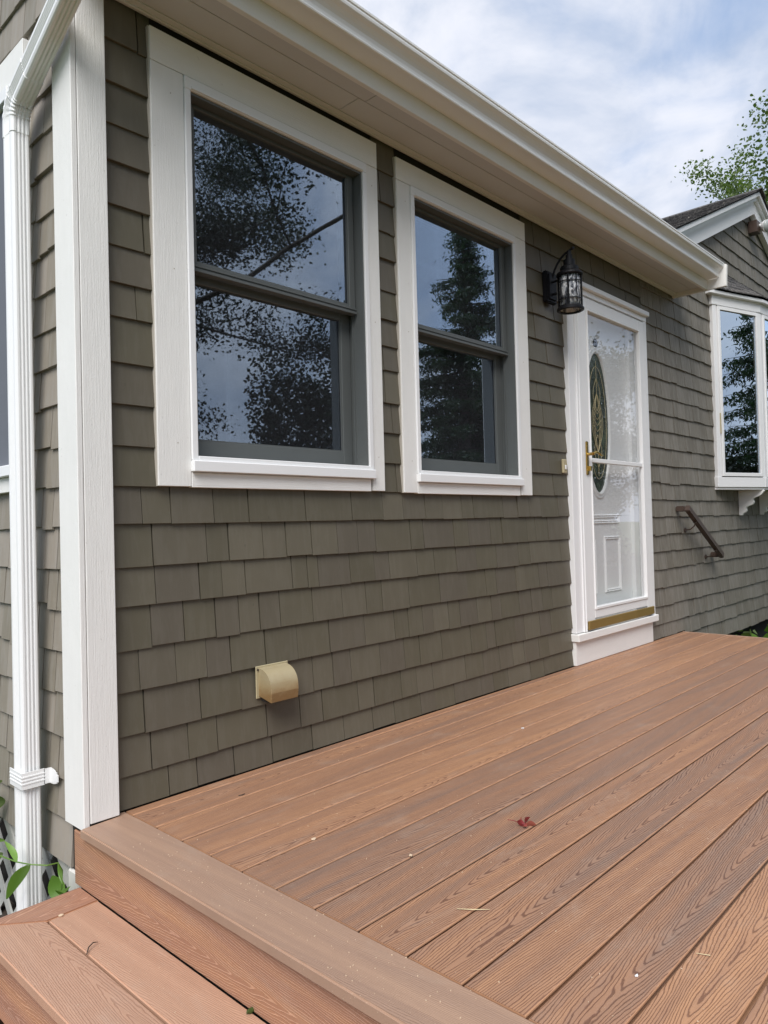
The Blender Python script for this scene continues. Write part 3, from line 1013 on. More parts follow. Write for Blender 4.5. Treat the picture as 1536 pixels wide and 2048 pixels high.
# ================================================================== MAIN HOUSE (behind the far end)
main = empty('gabled_house', 'faded shingled gable end with white rake boards and a bow window', 'house', (7, 1.5, -.6))
mw = sub('gable_wall', main)
PKX, PKZ, SLM = 6.84, 4.11, .452
LH = 0.19                        # height of the rake board measured plumb
gable = lambda x: PKZ - .03 - SLM * abs(x - PKX)
link('sheathing', bm_mesh(prism([(XE + .028, -.15), (9.4, -.15), (9.4, gable(9.4) - .02), (PKX, gable(PKX) - .02), (XE + .028, gable(XE + .028) - .02)], 'y', .0168, .10)), mw, mat='sheathing')
ZM2 = [2.672, 2.608, 2.474, 2.344, 2.213, 2.081, 1.953, 1.818, 1.686, 1.555, 1.426, 1.296, 1.160, 1.032, 0.904, 0.771, 0.643, 0.508, 0.371, 0.236, 0.105, 0.003]
ZM = [4.062, 3.930, 3.797, 3.664, 3.532, 3.400, 3.267, 3.135, 3.003, 2.870, 2.738, 2.608, 2.474, 2.344, 2.213, 2.081, 1.953, 1.818, 1.686, 1.555, 1.426, 1.296, 1.160, 1.032, 0.904, 0.771, 0.643, 0.508, 0.371, 0.236, 0.105, -0.02, -0.155]
MR = courses(4.205, XE + .028, ZM2, [], None, 0.075, 0.19, rs) + courses(XE + .028, 9.2, ZM, [(5.72, 8.9, 1.16, 2.86)], None, 0.07, 0.19, rs, lambda x: gable(x) - .10)
hang(MR, 'x', 0.0, 'shingle_faded', mw, 295, rs, 0.004)
box('foundation_shade', (XE - .2, 9.4, .20, .24, -.62, -.15), 'dark_void', mw, 0)  # near-black sheet painted as the dark under the wall

# rake boards: flat frieze, a raised moulding and a crown strip under the roof edge
def rake(sign):
    def line(dz):
        return lambda x: PKZ + dz - SLM * abs(x - PKX)
    xe = PKX - sign * 2.6
    def band(nm, top, bot, y0, y1, mt):
        a, b = line(top), line(bot)
        link(nm, bm_mesh(prism([(PKX, a(PKX)), (xe, a(xe)), (xe, b(xe)), (PKX, b(PKX))], 'y', y0, y1)), main, mat=mt)
    band('rake_board', -.086, -.212, -.050, -.001, 'white_vinyl')
    band('rake_moulding', -.048, -.0855, -.078, -.001, 'white_vinyl')
    band('rake_crown', -.008, -.0475, -.104, -.001, 'white_vinyl')


rake(1)
rake(-1)
mr = sub('roof', main)
for sgn in (1, -1):
    xe = PKX - sgn * 2.75
    q = lambda x, dz: PKZ + dz - SLM * abs(x - PKX)
    link('roof_deck', bm_mesh(prism([(PKX, q(PKX, -.007)), (xe, q(xe, -.007)), (xe, q(xe, .008)), (PKX, q(PKX, .008))], 'y', -.110, 7.0)), mr, mat='dark_void')
    # rows of asphalt shingles
    bm = bmesh.new()
    n_own = 0
    nx, nz = SLM / math.hypot(1, SLM), 1 / math.hypot(1, SLM)
    for k in range(20):
        s0 = 2.74 - k * .137                       # horizontal distance from the ridge
        y = -.125 - rsr.uniform(0, .1)
        while y < 6.9:
            wd = rsr.uniform(.15, .33)
            ya, yb = max(y, -.116), min(y + wd - .006, 7.0)
            y += wd
            if yb - ya < .03:
                continue
            own = sgn == 1 and yb < 1.25 and k > 4 and n_own < 80
            if own:
                keepbm, bm = bm, bmesh.new()
            lift = rsr.uniform(.004, .009)
            pts = []
            for (ds, h_) in ((0, lift + .004), (-.150, .002), (-.150, -.002), (0, .001)):
                ss = max(s0 + ds, 0)
                pts.append((PKX - sgn * (ss + nx * h_ * sgn * sgn), PKZ + .009 - SLM * ss + h_))
            vs = [bm.verts.new((p[0], yy, p[1])) for yy in (ya, yb) for p in pts]
            for f in ((0, 1, 2, 3), (7, 6, 5, 4), (0, 4, 5, 1), (1, 5, 6, 2), (2, 6, 7, 3), (3, 7, 4, 0)):
                bm.faces.new([vs[i] for i in f])
            if own:
                me = bm_mesh(bm, 'roof_shingle')
                link('roof_shingle', me, mr, mat='roof_asphalt')
                bm = keepbm
                n_own += 1
    o = link('roof_shingle_field', bm_mesh(bm), mr, mat='roof_asphalt')
    o['kind'] = 'stuff'
for k in range(30):
    y0 = -.13 + k * .16
    link('ridge_cap', bm_mesh(prism([(PKX - .13, PKZ - .041), (PKX, PKZ + .020), (PKX + .13, PKZ - .041), (PKX + .13, PKZ - .033), (PKX, PKZ + .029), (PKX - .13, PKZ - .033)], 'y', y0, y0 + .155)), mr, mat='roof_asphalt')

# bow window ---------------------------------------------------------------
bw = sub('bow_window', main)
angs = [math.radians(a) for a in (18, 6, -6, -18)]
FL = .655
p = [Vector((5.630, -.02))]
for a in angs:
    p.append(p[-1] + Vector((math.cos(a), -math.sin(a))) * FL)
ZT, ZBt = 2.835, 1.150


def facet_box(nm, i, s0, s1, d0, d1, z0, z1, mt, bev=.002):
    """a box on facet i: s along it, d outwards from its face"""
    a = angs[i]
    u = Vector((math.cos(a), -math.sin(a)))
    nrm = Vector((-math.sin(a), -math.cos(a)))
    bm = bmesh.new()
    vs = add_box(bm, (s0, s1, d0, d1, z0, z1))
    for v_ in bm.verts:
        q = p[i] + u * v_.co.x + nrm * v_.co.y
        v_.co = (q.x, q.y, v_.co.z)
    if bev:
        bmesh.ops.bevel(bm, geom=bm.edges[:], offset=bev, segments=1, affect='EDGES', clamp_overlap=True)
    return link(nm, bm_mesh(bm), bw, mat=mt)


for i in range(4):
    facet_box('head_board', i, -.012, FL + .004, -.03, .012, 2.752, 2.835, 'white_vinyl')
    facet_box('drip_cap', i, -.075 if i == 0 else -.008, FL + .01, -.05, .045, 2.8355, 2.868, 'white_vinyl', .004)
    facet_box('seat_board', i, -.012, FL + .004, -.03, .012, 1.150, 1.238, 'white_vinyl')
    facet_box('frame', i, 0.0, .050, -.03, .006, 1.2385, 2.7515, 'white_vinyl')
    facet_box('frame', i, FL - .028, FL, -.03, .006, 1.2385, 2.7515, 'white_vinyl')
    s0, s1 = .058, FL - .036
    facet_box('sash_rail', i, s0, s0 + .030, -.025, .016, 1.246, 2.744, 'white_vinyl')
    facet_box('sash_rail', i, s1 - .030, s1, -.025, .016, 1.246, 2.744, 'white_vinyl')
    facet_box('sash_rail', i, s0 + .030, s1 - .030, -.025, .016, 2.712, 2.744, 'white_vinyl')
    facet_box('sash_rail', i, s0 + .030, s1 - .030, -.025, .016, 1.246, 1.278, 'white_vinyl')
    facet_box('backing', i, 0.0, FL, -.14, -.12, 1.15, 2.80, 'dark_void', 0)
    a = angs[i]
    u, nrm = Vector((math.cos(a), -math.sin(a))), Vector((-math.sin(a), -math.cos(a)))
    q0, q1 = p[i] + u * (s0 + .028) + nrm * .002, p[i] + u * (s1 - .028) + nrm * .002
    link('pane', mesh_from([(q0.x, q0.y, 1.275), (q1.x, q1.y, 1.275), (q1.x, q1.y, 2.715), (q0.x, q0.y, 2.715)], [(0, 1, 2, 3)]), bw, mat='bow_glass')
facet_box('latch', 0, .046, .056, .006, .016, 1.62, 1.80, 'aged_ivory')
poly = [(p[0].x, .01)] + [(v_.x, v_.y) for v_ in p] + [(p[-1].x, .01)]
link('seat', bm_mesh(prism(poly, 'z', 1.130, 1.1495)), bw, mat='white_vinyl')
poly2 = [(p[0].x - .03, .012)] + [(v_.x, v_.y - .02) for v_ in p] + [(p[-1].x + .03, .012)]
link('head', bm_mesh(prism(poly2, 'z', 2.8685, 2.876)), bw, mat='roof_asphalt')
# the little shingled roof of the bow window, its courses lapped and wavy
for c in range(6):
    t0, t1 = c / 6.0, (c + 1) / 6.0
    for i in range(4):
        for hlf in range(3):
            f0, f1 = hlf / 3.0, (hlf + 1) / 3.0
            A = p[i].lerp(p[i + 1], f0)
            B = p[i].lerp(p[i + 1], f1)
            def P(q, t, dz):
                y_ = (q.y - .050) * (1 - t) + .010 * t
                x_ = q.x + (7.0 - q.x) * .10 * t - .05 * (1 - t)
                return (x_, y_, 2.872 + .26 * t + dz)
            j0, j1 = rsr.uniform(0, .010), rsr.uniform(0, .010)
            V = [P(A, t0, .010 + j0), P(B, t0, .010 + j1), P(B, t1 + .05, .006), P(A, t1 + .05, .006), P(A, t0, j0), P(B, t0, j1), P(B, t1 + .05, -.004), P(A, t1 + .05, -.004)]
            link('roof_shingle', mesh_from(V, [(0, 1, 2, 3), (7, 6, 5, 4), (0, 4, 5, 1), (1, 5, 6, 2), (2, 6, 7, 3), (3, 7, 4, 0)]), bw, mat='roof_asphalt')
box('flashing', (6.12, 6.45, -.050, -.012, 3.02, 3.032), 'white_metal', bw, .002)
# scroll brackets
def bracket(xc):
    pr = [(-.001, 1.129), (-.215, 1.129), (-.222, 1.118), (-.212, 1.104), (-.198, 1.085), (-.172, 1.070), (-.140, 1.062), (-.122, 1.050), (-.124, 1.034), (-.132, 1.018), (-.124, 1.000),
          (-.104, .990), (-.080, .986), (-.062, .972), (-.062, .956), (-.068, .942), (-.058, .926), (-.036, .922), (-.030, .900), (-.001, .900)]
    link('bracket', bm_mesh(prism(pr, 'y' if False else 'x', xc, xc + .038, .002)), bw, mat='white_trim')


bracket(6.22)
bracket(6.84)
bracket(7.46)

# ================================================================== DECK
deck = empty('deck', 'brown composite deck of long grained boards running along the house wall', 'deck', (2.4, -1.6, -.1))
P_, G0 = .1445, .0518
X0, X1, YF = .1425, 4.762, -3.35


def board_mesh(L, wd, th=.025, r=.0050, notch=None):
    """a board along local X, its top at z=0, rounded long edges"""
    h = wd / 2
    prof = [(-h, -th), (-h, -.0205), (-h + .008, -.0185), (-h + .009, -.0078), (-h, -.0058), (-h, -r), (-h + r * .13, -r * .5), (-h + r * .5, -r * .13), (-h + r, 0), (h - r, 0), (h - r * .5, -r * .13), (h - r * .13, -r * .5), (h, -r), (h, -.0058), (h - .009, -.0078), (h - .008, -.0185), (h, -.0205), (h, -th)]
    V = [(x_, y_, z_) for x_ in (0, L) for y_, z_ in prof]
    n = len(prof)
    Fc = [tuple(range(n))[::-1], tuple(range(n, 2 * n))] + [(i, (i + 1) % n, n + (i + 1) % n, n + i) for i in range(n)]
    return mesh_from(V, Fc, 'board')


bm_b = board_mesh(X1 - X0, P_ - .0066)
i = 0
y = -(G0 + .0033)
while y > YF:
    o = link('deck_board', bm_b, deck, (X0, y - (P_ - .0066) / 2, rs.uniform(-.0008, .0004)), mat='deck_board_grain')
    y -= P_
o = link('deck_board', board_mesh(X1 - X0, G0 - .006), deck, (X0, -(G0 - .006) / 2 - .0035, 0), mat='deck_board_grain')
# picture frame board at the near edge, notched round the corner post, and its twin at the far edge
L = 3.33
V2 = [(-.0, -.0), (L, 0), (L, .157), (-.0, .157)]
# local x runs along world -Y, local y runs along world +X
fb = [(.0315, -.0), (L, -.0), (L, .1575), (.002, .1575), (.002, .1285), (.0315, .1285)]
bm = bmesh.new()
rr = .004
A = [bm.verts.new((q[0], q[1], -.025)) for q in fb]
B = [bm.verts.new((q[0], q[1], 0)) for q in fb]
bm.faces.new(A[::-1])
bm.faces.new(B)
for k in range(6):
    bm.faces.new((A[k], A[(k + 1) % 6], B[(k + 1) % 6], B[k]))
bm.edges.ensure_lookup_table()
top = [e for e in bm.edges if all(abs(v_.co.z) < 1e-6 for v_ in e.verts)]
bmesh.ops.bevel(bm, geom=top, offset=rr, segments=2, affect='EDGES')
for v_ in bm.verts:
    v_.co.y -= .0787
link('frame_board', bm_mesh(bm), deck, (-.0185 + .0787, 0, 0), (0, 0, -math.pi / 2), mat='frame_board_grain')
link('frame_board', board_mesh(L, .034), deck, (4.783, -.003, 0), (0, 0, -math.pi / 2), mat='frame_board_grain')
# fascia (riser) board of the deck edge
me = board_mesh(L + .045, .166, .022, .003)
link('riser_board', me, deck, (-.0035, .045, -.026 - .083), (math.pi / 2, 0, -math.pi / 2), mat='fascia_grain')
link('riser_board', board_mesh(L, .5, .022, .003), deck, (4.800, -.003, -.026 - .25), (math.pi / 2, 0, -math.pi / 2), mat='fascia_grain')
boxes('joist', [(.03 + k * .4, .07 + k * .4, -3.32, -.005, -.20, -.026) for k in range(12)] + [(.022, 4.775, -3.34, -.004, -.23, -.205)], 'dark_void', deck)
# black strip painted in as the shade of the gap along the wall
box('wall_gap_shade', (.1425, 4.79, -.0034, -.0022, -.02, -.004), 'dark_void', deck, 0)

# step below the near edge ----------------------------------------------------
step = empty('deck_step', 'low composite step with mitred border boards along the near edge of the deck', 'step', (-.15, -1.6, -.6))
TZ = -.190
def poly_board(nm, pts, z_top, th, mt, rot, org, parent):
    """board given by a polygon in local xy (x along its grain)"""
    bm = bmesh.new()
    A = [bm.verts.new((q[0], q[1], -th)) for q in pts]
    B = [bm.verts.new((q[0], q[1], 0)) for q in pts]
    bm.faces.new(A[::-1])
    bm.faces.new(B)
    for k in range(len(pts)):
        bm.faces.new((A[k], A[(k + 1) % len(pts)], B[(k + 1) % len(pts)], B[k]))
    bm.edges.ensure_lookup_table()
    top = [e for e in bm.edges if all(abs(v_.co.z) < 1e-6 for v_ in e.verts)]
    bmesh.ops.bevel(bm, geom=top, offset=.0032, segments=2, affect='EDGES')
    return link(nm, bm_mesh(bm), parent, (*org, z_top), (0, 0, rot), mat=mt)


# back border: grain along X, mitred at its outer end
poly_board('tread_board', [(-.2985, .0625), (-.0045, .0625), (-.0045, -.0600), (-.1530, -.0600)], TZ, .025, 'fascia_grain', 0, (0, -.0530), step)
# outer border: local x = world -Y
poly_board('tread_board', [(-.0095, -.0725), (3.3, -.0725), (3.3, .0715), (.1130, .0715)], TZ, .025, 'tread_grain', -math.pi / 2, (-.2275, .0), step)
# inner tread board
poly_board('tread_board', [(0.0, -.0712), (3.187, -.0712), (3.187, .0712), (0.0, .0712)], TZ, .025, 'tread_grain', -math.pi / 2, (-.0780, -.1165), step)
link('riser_board', board_mesh(3.30, .175, .022, .003), step, (-.2850, .008, TZ - .026 - .0875), (math.pi / 2, 0, -math.pi / 2), mat='fascia_grain')
link('riser_board', board_mesh(.27, .36, .022, .003), step, (-.283, .0083 + .0, TZ - .026 - .18), (math.pi / 2, 0, math.pi * 0), mat='fascia_grain')
boxes('stringer', [(-.26, -.03, -3.2 + k * .5, -3.16 + k * .5, -.62, TZ - .027) for k in range(7)], 'dark_void', step)
low = empty('ground_step', 'lowest composite step at the bottom left corner of the stairs', 'step', (-.45, -1.6, -.6))
link('tread_board', board_mesh(3.3, .142), low, (-.36, .0, -.395), (0, 0, -math.pi / 2), mat='tread_grain')
link('tread_board', board_mesh(3.3, .142), low, (-.507, .0, -.395), (0, 0, -math.pi / 2), mat='tread_grain')
link('riser_board', board_mesh(3.3, .19, .022, .003), low, (-.568, .0, -.421 - .095), (math.pi / 2, 0, -math.pi / 2), mat='fascia_grain')

# ================================================================== FIXTURES
# downspout
ds = empty('downspout', 'white ribbed metal downspout running down the side wall from the gutter', 'downspout', (-.05, .29, -.6))
def ribbed(w2, d2, ribs=3):
    """outline of a ribbed rectangular pipe, centred"""
    pts = []
    def sidep(ax, ay, bx, by, n, nrm):
        L_ = math.hypot(bx - ax, by - ay)
        out = [(0.12, 0)]
        for k in range(n):
            c = .30 + .40 * k / max(n - 1, 1)
            wv = .075 if n == 3 else .055
            out += [(c - wv, 0), (c - wv * .35, -.0050), (c + wv * .35, -.0050), (c + wv, 0)]
        out.append((.88, 0))
        for t, dd in out:
            pts.append((ax + (bx - ax) * t + nrm[0] * dd, ay + (by - ay) * t + nrm[1] * dd))
    a, b = w2, d2
    sidep(-a, -b, a, -b, 3, (0, -1))
    pts.append((a - .003, -b + .003))
    sidep(a, -b, a, b, 4, (1, 0))
    pts.append((a - .003, b - .003))
    sidep(a, b, -a, b, 3, (0, 1))
    pts.append((-a + .003, b - .003))
    sidep(-a, b, -a, -b, 4, (-1, 0))
    pts.append((-a + .003, -b + .003))
    return pts


def sweep(profile, path, scales=None):
    """sweep an outline (x, depth) along a path in the YZ plane at constant x"""
    bm = bmesh.new()
    rings = []
    for k, (cy, cz) in enumerate(path):
        a = Vector(path[max(k - 1, 0)])
        b = Vector(path[min(k + 1, len(path) - 1)])
        t = (b - a).normalized()                      # along the pipe in (y,z)
        nrm = Vector((-t.y, t.x))                     # depth direction
        if nrm.x < 0 and abs(t.y) > .7:
            nrm = -nrm
        sc_ = scales[k] if scales else 1.0
        rings.append([bm.verts.new((-.050 + x_ * sc_, cy + nrm.x * d_ * sc_, cz + nrm.y * d_ * sc_)) for x_, d_ in profile])
    n = len(profile)
    for A, B in zip(rings[:-1], rings[1:]):
        for k in range(n):
            bm.faces.new((A[k], A[(k + 1) % n], B[(k + 1) % n], B[k]))
    bm.faces.new(rings[0])
    bm.faces.new(rings[-1][::-1])
    return bm_mesh(bm)


prf = ribbed(.0295, .0420)
prf = [(x_, d_) for x_, d_ in prf]
link('pipe', sweep(prf, [(.288, -.60), (.288, 0), (.288, 1.2), (.288, 2.262)]), ds, mat='white_metal')
# elbow: a bend with pleats on its outer side
bend = [(.288, 2.225)]
R_, a1 = .10, math.radians(67)
for k in range(25):
    t = a1 * k / 24
    bend.append((.288 - R_ * (1 - math.cos(t)), 2.262 + R_ * math.sin(t)))
scl = [1.055] + [1.055 + (.045 if (k % 4 in (1, 2)) and 3 < k < 22 else 0) for k in range(25)]
e1 = bend[-1]
dirv = (-math.sin(a1), math.cos(a1))
bend.append((e1[0] + dirv[0] * .085, e1[1] + dirv[1] * .085))
scl.append(1.055)
link('elbow', sweep([(x_, d_) for x_, d_ in prf], bend, scl), ds, mat='white_metal')
st = (e1[0] + dirv[0] * .03, e1[1] + dirv[1] * .03)
link('pipe', sweep(prf, [st, (st[0] + dirv[0] * .52, st[1] + dirv[1] * .52)]), ds, mat='white_metal')
e2 = (st[0] + dirv[0] * .52, st[1] + dirv[1] * .52)
link('elbow', sweep(prf, [(e2[0] + .06 * math.sin(a1), e2[1] - .06 * math.cos(a1)), e2, (e2[0] - .03, e2[1] + .03), (e2[0] - .035, e2[1] + .12)], [1.05] * 4), ds, mat='white_metal')
# strap with its screwed ear
bm = bmesh.new()
add_box(bm, (-.0875, -.0845, .236, .336, .075, .128))
add_box(bm, (-.0875, -.016, .2335, .2365, .075, .128))
add_box(bm, (-.018, .0015, .2335, .2365, .077, .126))
for k in range(6):
    h_ = .025 * math.sqrt(max(0.05, 1 - (k / 5.6) ** 2))
    add_box(bm, (.0015, .0045, .2335 - (k + 1) * .010, .2335 - k * .010, .1015 - h_, .1015 + h_))
for q in (.090, .101, .112):
    add_box(bm, (-.0890, -.0875, .234, .334, q, q + .004))
    add_box(bm, (-.0875, -.016, .2318, .2335, q, q + .004))
link('strap', bm_mesh(bm), ds, mat='white_metal')

# wall lantern
lan = empty('wall_lantern', 'black carriage lantern with rippled clear glass fixed beside the storm door', 'wall lamp', (2.875, -.15, 2.1))
LX, LY = 2.876, -.150
bm = bmesh.new()
add_box(bm, (LX - .058, LX + .058, -.032, -.001, 2.196, 2.382))
bmesh.ops.bevel(bm, geom=bm.edges[:], offset=.006, segments=2, affect='EDGES')
add_box(bm, (LX - .040, LX + .040, -.041, -.030, 2.215, 2.362))
link('backplate', bm_mesh(bm), lan, mat='black_metal')
bm = bmesh.new()
arc = [(LX, -.035, 2.340), (LX, -.052, 2.385), (LX, -.070, 2.415), (LX, -.095, 2.445), (LX, -.125, 2.466), (LX, -.155, 2.478), (LX, -.172, 2.484)]
tube(bm, arc, .0065, 8)
bmesh.ops.create_uvsphere(bm, u_segments=10, v_segments=8, radius=.011, matrix=Matrix.Translation((LX, -.176, 2.486)))
tube(bm, [(LX, -.035, 2.318), (LX, -.11, 2.324)], .007, 8)
tube(bm, [(LX, -.035, 2.245), (LX, -.052, 2.245)], .008, 8)
bmesh.ops.create_uvsphere(bm, u_segments=10, v_segments=8, radius=.010, matrix=Matrix.Translation((LX, -.056, 2.245)))
link('arm', bm_mesh(bm), lan, mat='black_metal')
bm = bmesh.new()
lathe(bm, [(.0, 2.474), (.013, 2.474), (.013, 2.452), (.019, 2.450), (.019, 2.424), (.033, 2.421), (.033, 2.386), (.048, 2.383), (.053, 2.376), (.053, 2.356), (.069, 2.348), (.076, 2.340), (.077, 2.331), (.072, 2.325), (.0, 2.322)], LX, LY, 28)
link('cap', bm_mesh(bm, smooth=False), lan, mat='black_metal')
bm = bmesh.new()
lathe(bm, [(.068, 2.148), (.072, 2.140), (.078, 2.134), (.078, 2.124), (.071, 2.120), (.060, 2.122), (.058, 2.136), (.060, 2.148)], LX, LY, 28, close=True)
link('base_ring', bm_mesh(bm), lan, mat='black_metal')
for k in range(4):
    t = math.radians(20 + 90 * k)
    c_, s_ = math.cos(t), math.sin(t)
    bm = bmesh.new()
    tube(bm, [(LX + .0655 * c_, LY + .0655 * s_, 2.142), (LX + .0655 * c_, LY + .0655 * s_, 2.330)], .0062, 6)
    link('cage_bar', bm_mesh(bm), lan, mat='black_metal')
for k in range(4):
    t = math.radians(65 + 90 * k)
    c_, s_ = math.cos(t), math.sin(t)
    bm = bmesh.new()
    tube(bm, [(LX + .0645 * c_, LY + .0645 * s_, 2.142), (LX + .0645 * c_, LY + .0645 * s_, 2.330)], .0026, 6)
    link('cage_bar', bm_mesh(bm), lan, mat='black_metal')
for z_ in (2.186, 2.288):
    bm = bmesh.new()
    lathe(bm, [(.0625, z_ - .0022), (.0668, z_ - .0022), (.0668, z_ + .0022), (.0625, z_ + .0022)], LX, LY, 28, close=True)
    link('cage_hoop', bm_mesh(bm), lan, mat='black_metal')
bm = bmesh.new()
lathe(bm, [(.0565, 2.130), (.0585, 2.130), (.0585, 2.325), (.0565, 2.325)], LX, LY, 32, close=True)
link('glass_cylinder', bm_mesh(bm, smooth=True), lan, mat='lantern_glass')
bm = bmesh.new()
lathe(bm, [(.0, 2.30), (.016, 2.30), (.016, 2.265), (.012, 2.262), (.022, 2.235), (.024, 2.215), (.014, 2.195), (.0, 2.190)], LX, LY, 16)
link('bulb', bm_mesh(bm, smooth=True), lan, mat='white_vinyl')

# dryer vent hood
vt = empty('exhaust_vent', 'yellowed plastic vent hood low on the shingled wall', 'vent', (.745, -.04, .27))
def hood_prof(n=10):
    pr = [(.0, .372), (-.012, .372)]
    for k in range(n + 1):
        t = math.radians(82 * k / n)
        pr.append((-.014 - .066 * math.sin(t), .300 + .070 * math.cos(t)))
    pr += [(-.083, .285), (-.078, .250), (.0, .268)]
    return pr


link('hood', bm_mesh(prism(hood_prof(), 'x', .676, .806, .003)), vt, mat='yellowed_plastic')
box('flange', (.664, .818, -.0065, -.0015, .258, .379), 'aged_ivory', vt, .002)
boxes('mouth', [(.682, .800, -.070, -.012, .2485, .2650)], 'dark_void', vt)
for q in (.672, .810):
    bm = bmesh.new()
    tube(bm, [(q, -.010, .366), (q, -.006, .366)], .004, 8)
    link('screw', bm_mesh(bm), vt, mat='twig')

# doorbell
db = empty('doorbell', 'small ivory doorbell button on the shingles left of the storm door', 'doorbell', (3.0, -.02, 1.22))
box('plate', (2.976, 3.022, -.016, -.001, 1.183, 1.268), 'aged_ivory', db, .004)
box('button', (2.990, 3.008, -.022, -.0165, 1.205, 1.232), 'white_vinyl', db, .003)

# handrail
hr = empty('handrail', 'short sloping brown wooden handrail on two metal brackets beyond the storm door', 'handrail', (5.2, -.08, .5))
def beam(a, b, hy, hz, nm, mt, parent):
    a, b = Vector(a), Vector(b)
    d = (b - a).normalized()
    sidev = Vector((0, 1, 0)) if abs(d.y) < .9 else Vector((1, 0, 0))
    up = d.cross(sidev).normalized()
    bm = bmesh.new()
    vs = []
    for q in (a, b):
        for s1, s2 in ((-1, -1), (1, -1), (1, 1), (-1, 1)):
            vs.append(bm.verts.new(q + sidev * hy * s1 + up * hz * s2))
    for f in ((0, 1, 2, 3), (7, 6, 5, 4), (0, 4, 5, 1), (1, 5, 6, 2), (2, 6, 7, 3), (3, 7, 4, 0)):
        bm.faces.new([vs[i_] for i_ in f])
    bmesh.ops.bevel(bm, geom=bm.edges[:], offset=.006, segments=2, affect='EDGES')
    return link(nm, bm_mesh(bm), parent, mat=mt)


RA, RB = (4.735, -.085, .968), (5.475, -.085, .562)
beam(RA, RB, .019, .025, 'rail', 'brown_wood', hr)
beam((4.742, -.066, .962), (4.742, -.001, .962), .022, .022, 'rail_return', 'brown_wood', hr)
beam((5.462, -.066, .572), (5.462, -.001, .572), .022, .022, 'rail_return', 'brown_wood', hr)
for t in (.22, .80):
    q = Vector(RA).lerp(Vector(RB), t)
    bm = bmesh.new()
    tube(bm, [(q.x, -.006, q.z - .085), (q.x, -.045, q.z - .080), (q.x, -.075, q.z - .055), (q.x, -.085, q.z - .028)], .005, 8)
    tube(bm, [(q.x, -.001, q.z - .085), (q.x, -.008, q.z - .085)], .020, 14)
    add_box(bm, (q.x - .022, q.x + .022, -.098, -.072, q.z - .030, q.z - .026))
    link('rail_bracket', bm_mesh(bm), hr, mat='brown_wood')

# floodlight in the gable
fl = empty('floodlight', 'round grey floodlight on a brown box under the gable peak', 'floodlight', (6.9, -.08, 3.75))
box('junction_box', (6.79, 6.90, -.085, -.001, 3.70, 3.82), 'brown_wood', fl, .004)
bm = bmesh.new()
ax = Vector((-.35, -.9, -.25)).normalized()
c0 = Vector((6.900, -.15, 3.765))
tube(bm, [c0 - ax * .11, c0 - ax * .07, c0 - ax * .02, c0], [.028, .034, .060, .064], 20)
link('lamp_body', bm_mesh(bm), fl, mat='white_vinyl')
bm = bmesh.new()
tube(bm, [c0 + ax * .001, c0 + ax * .010, c0 + ax * .018], [.058, .050, .020], 20)
link('lens', bm_mesh(bm, smooth=True), fl, mat='flood_glass')
bm = bmesh.new()
tube(bm, [(6.86, -.08, 3.78), (6.89, -.10, 3.775)], .012, 8)
link('swivel', bm_mesh(bm), fl, mat='white_vinyl')

# lattice skirt below the side wall
lt = empty('lattice_skirt', 'weathered white diagonal lattice under the side wall behind the downspout', 'lattice', (.04, .8, -.6))
def slat(a, b, x_):
    a, b = Vector((x_, *a)), Vector((x_, *b))
    d = (b - a).normalized()
    n_ = Vector((1, 0, 0)).cross(d) * .019
    t_ = Vector((.007, 0, 0))
    V = [a - n_, a + n_, b + n_, b - n_, a - n_ + t_, a + n_ + t_, b + n_ + t_, b - n_ + t_]
    link('lattice_slat', mesh_from(V, [(0, 1, 2, 3), (7, 6, 5, 4), (0, 4, 5, 1), (1, 5, 6, 2), (2, 6, 7, 3), (3, 7, 4, 0)]), lt, mat='lattice_paint')


y0_, y1_, z0_, z1_ = .14, 1.6, -.60, -.16
for k in range(-5, 17):
    s_ = y0_ + k * .160
    for sg, xx in ((1, .030), (-1, .0375)):
        # slats at about 60 degrees, clipped to the panel
        h_ = z1_ - z0_
        run = h_ / math.tan(math.radians(45))
        a = (s_, z0_ if sg > 0 else z1_)
        b = (s_ + run, z1_ if sg > 0 else z0_)
        ya, yb = max(a[0], y0_), min(b[0], y1_)
        if yb - ya < .03:
            continue
        fa, fb_ = (ya - a[0]) / run, (yb - a[0]) / run
        za, zb_ = a[1] + (b[1] - a[1]) * fa, a[1] + (b[1] - a[1]) * fb_
        slat((ya, za), (yb, zb_), xx)
blk = box('foundation_block', (.012, .09, .055, .135, -.62, -.175), 'block_paint', None, .006)
tag(blk, 'pale painted concrete block behind the lower end of the downspout', 'block')

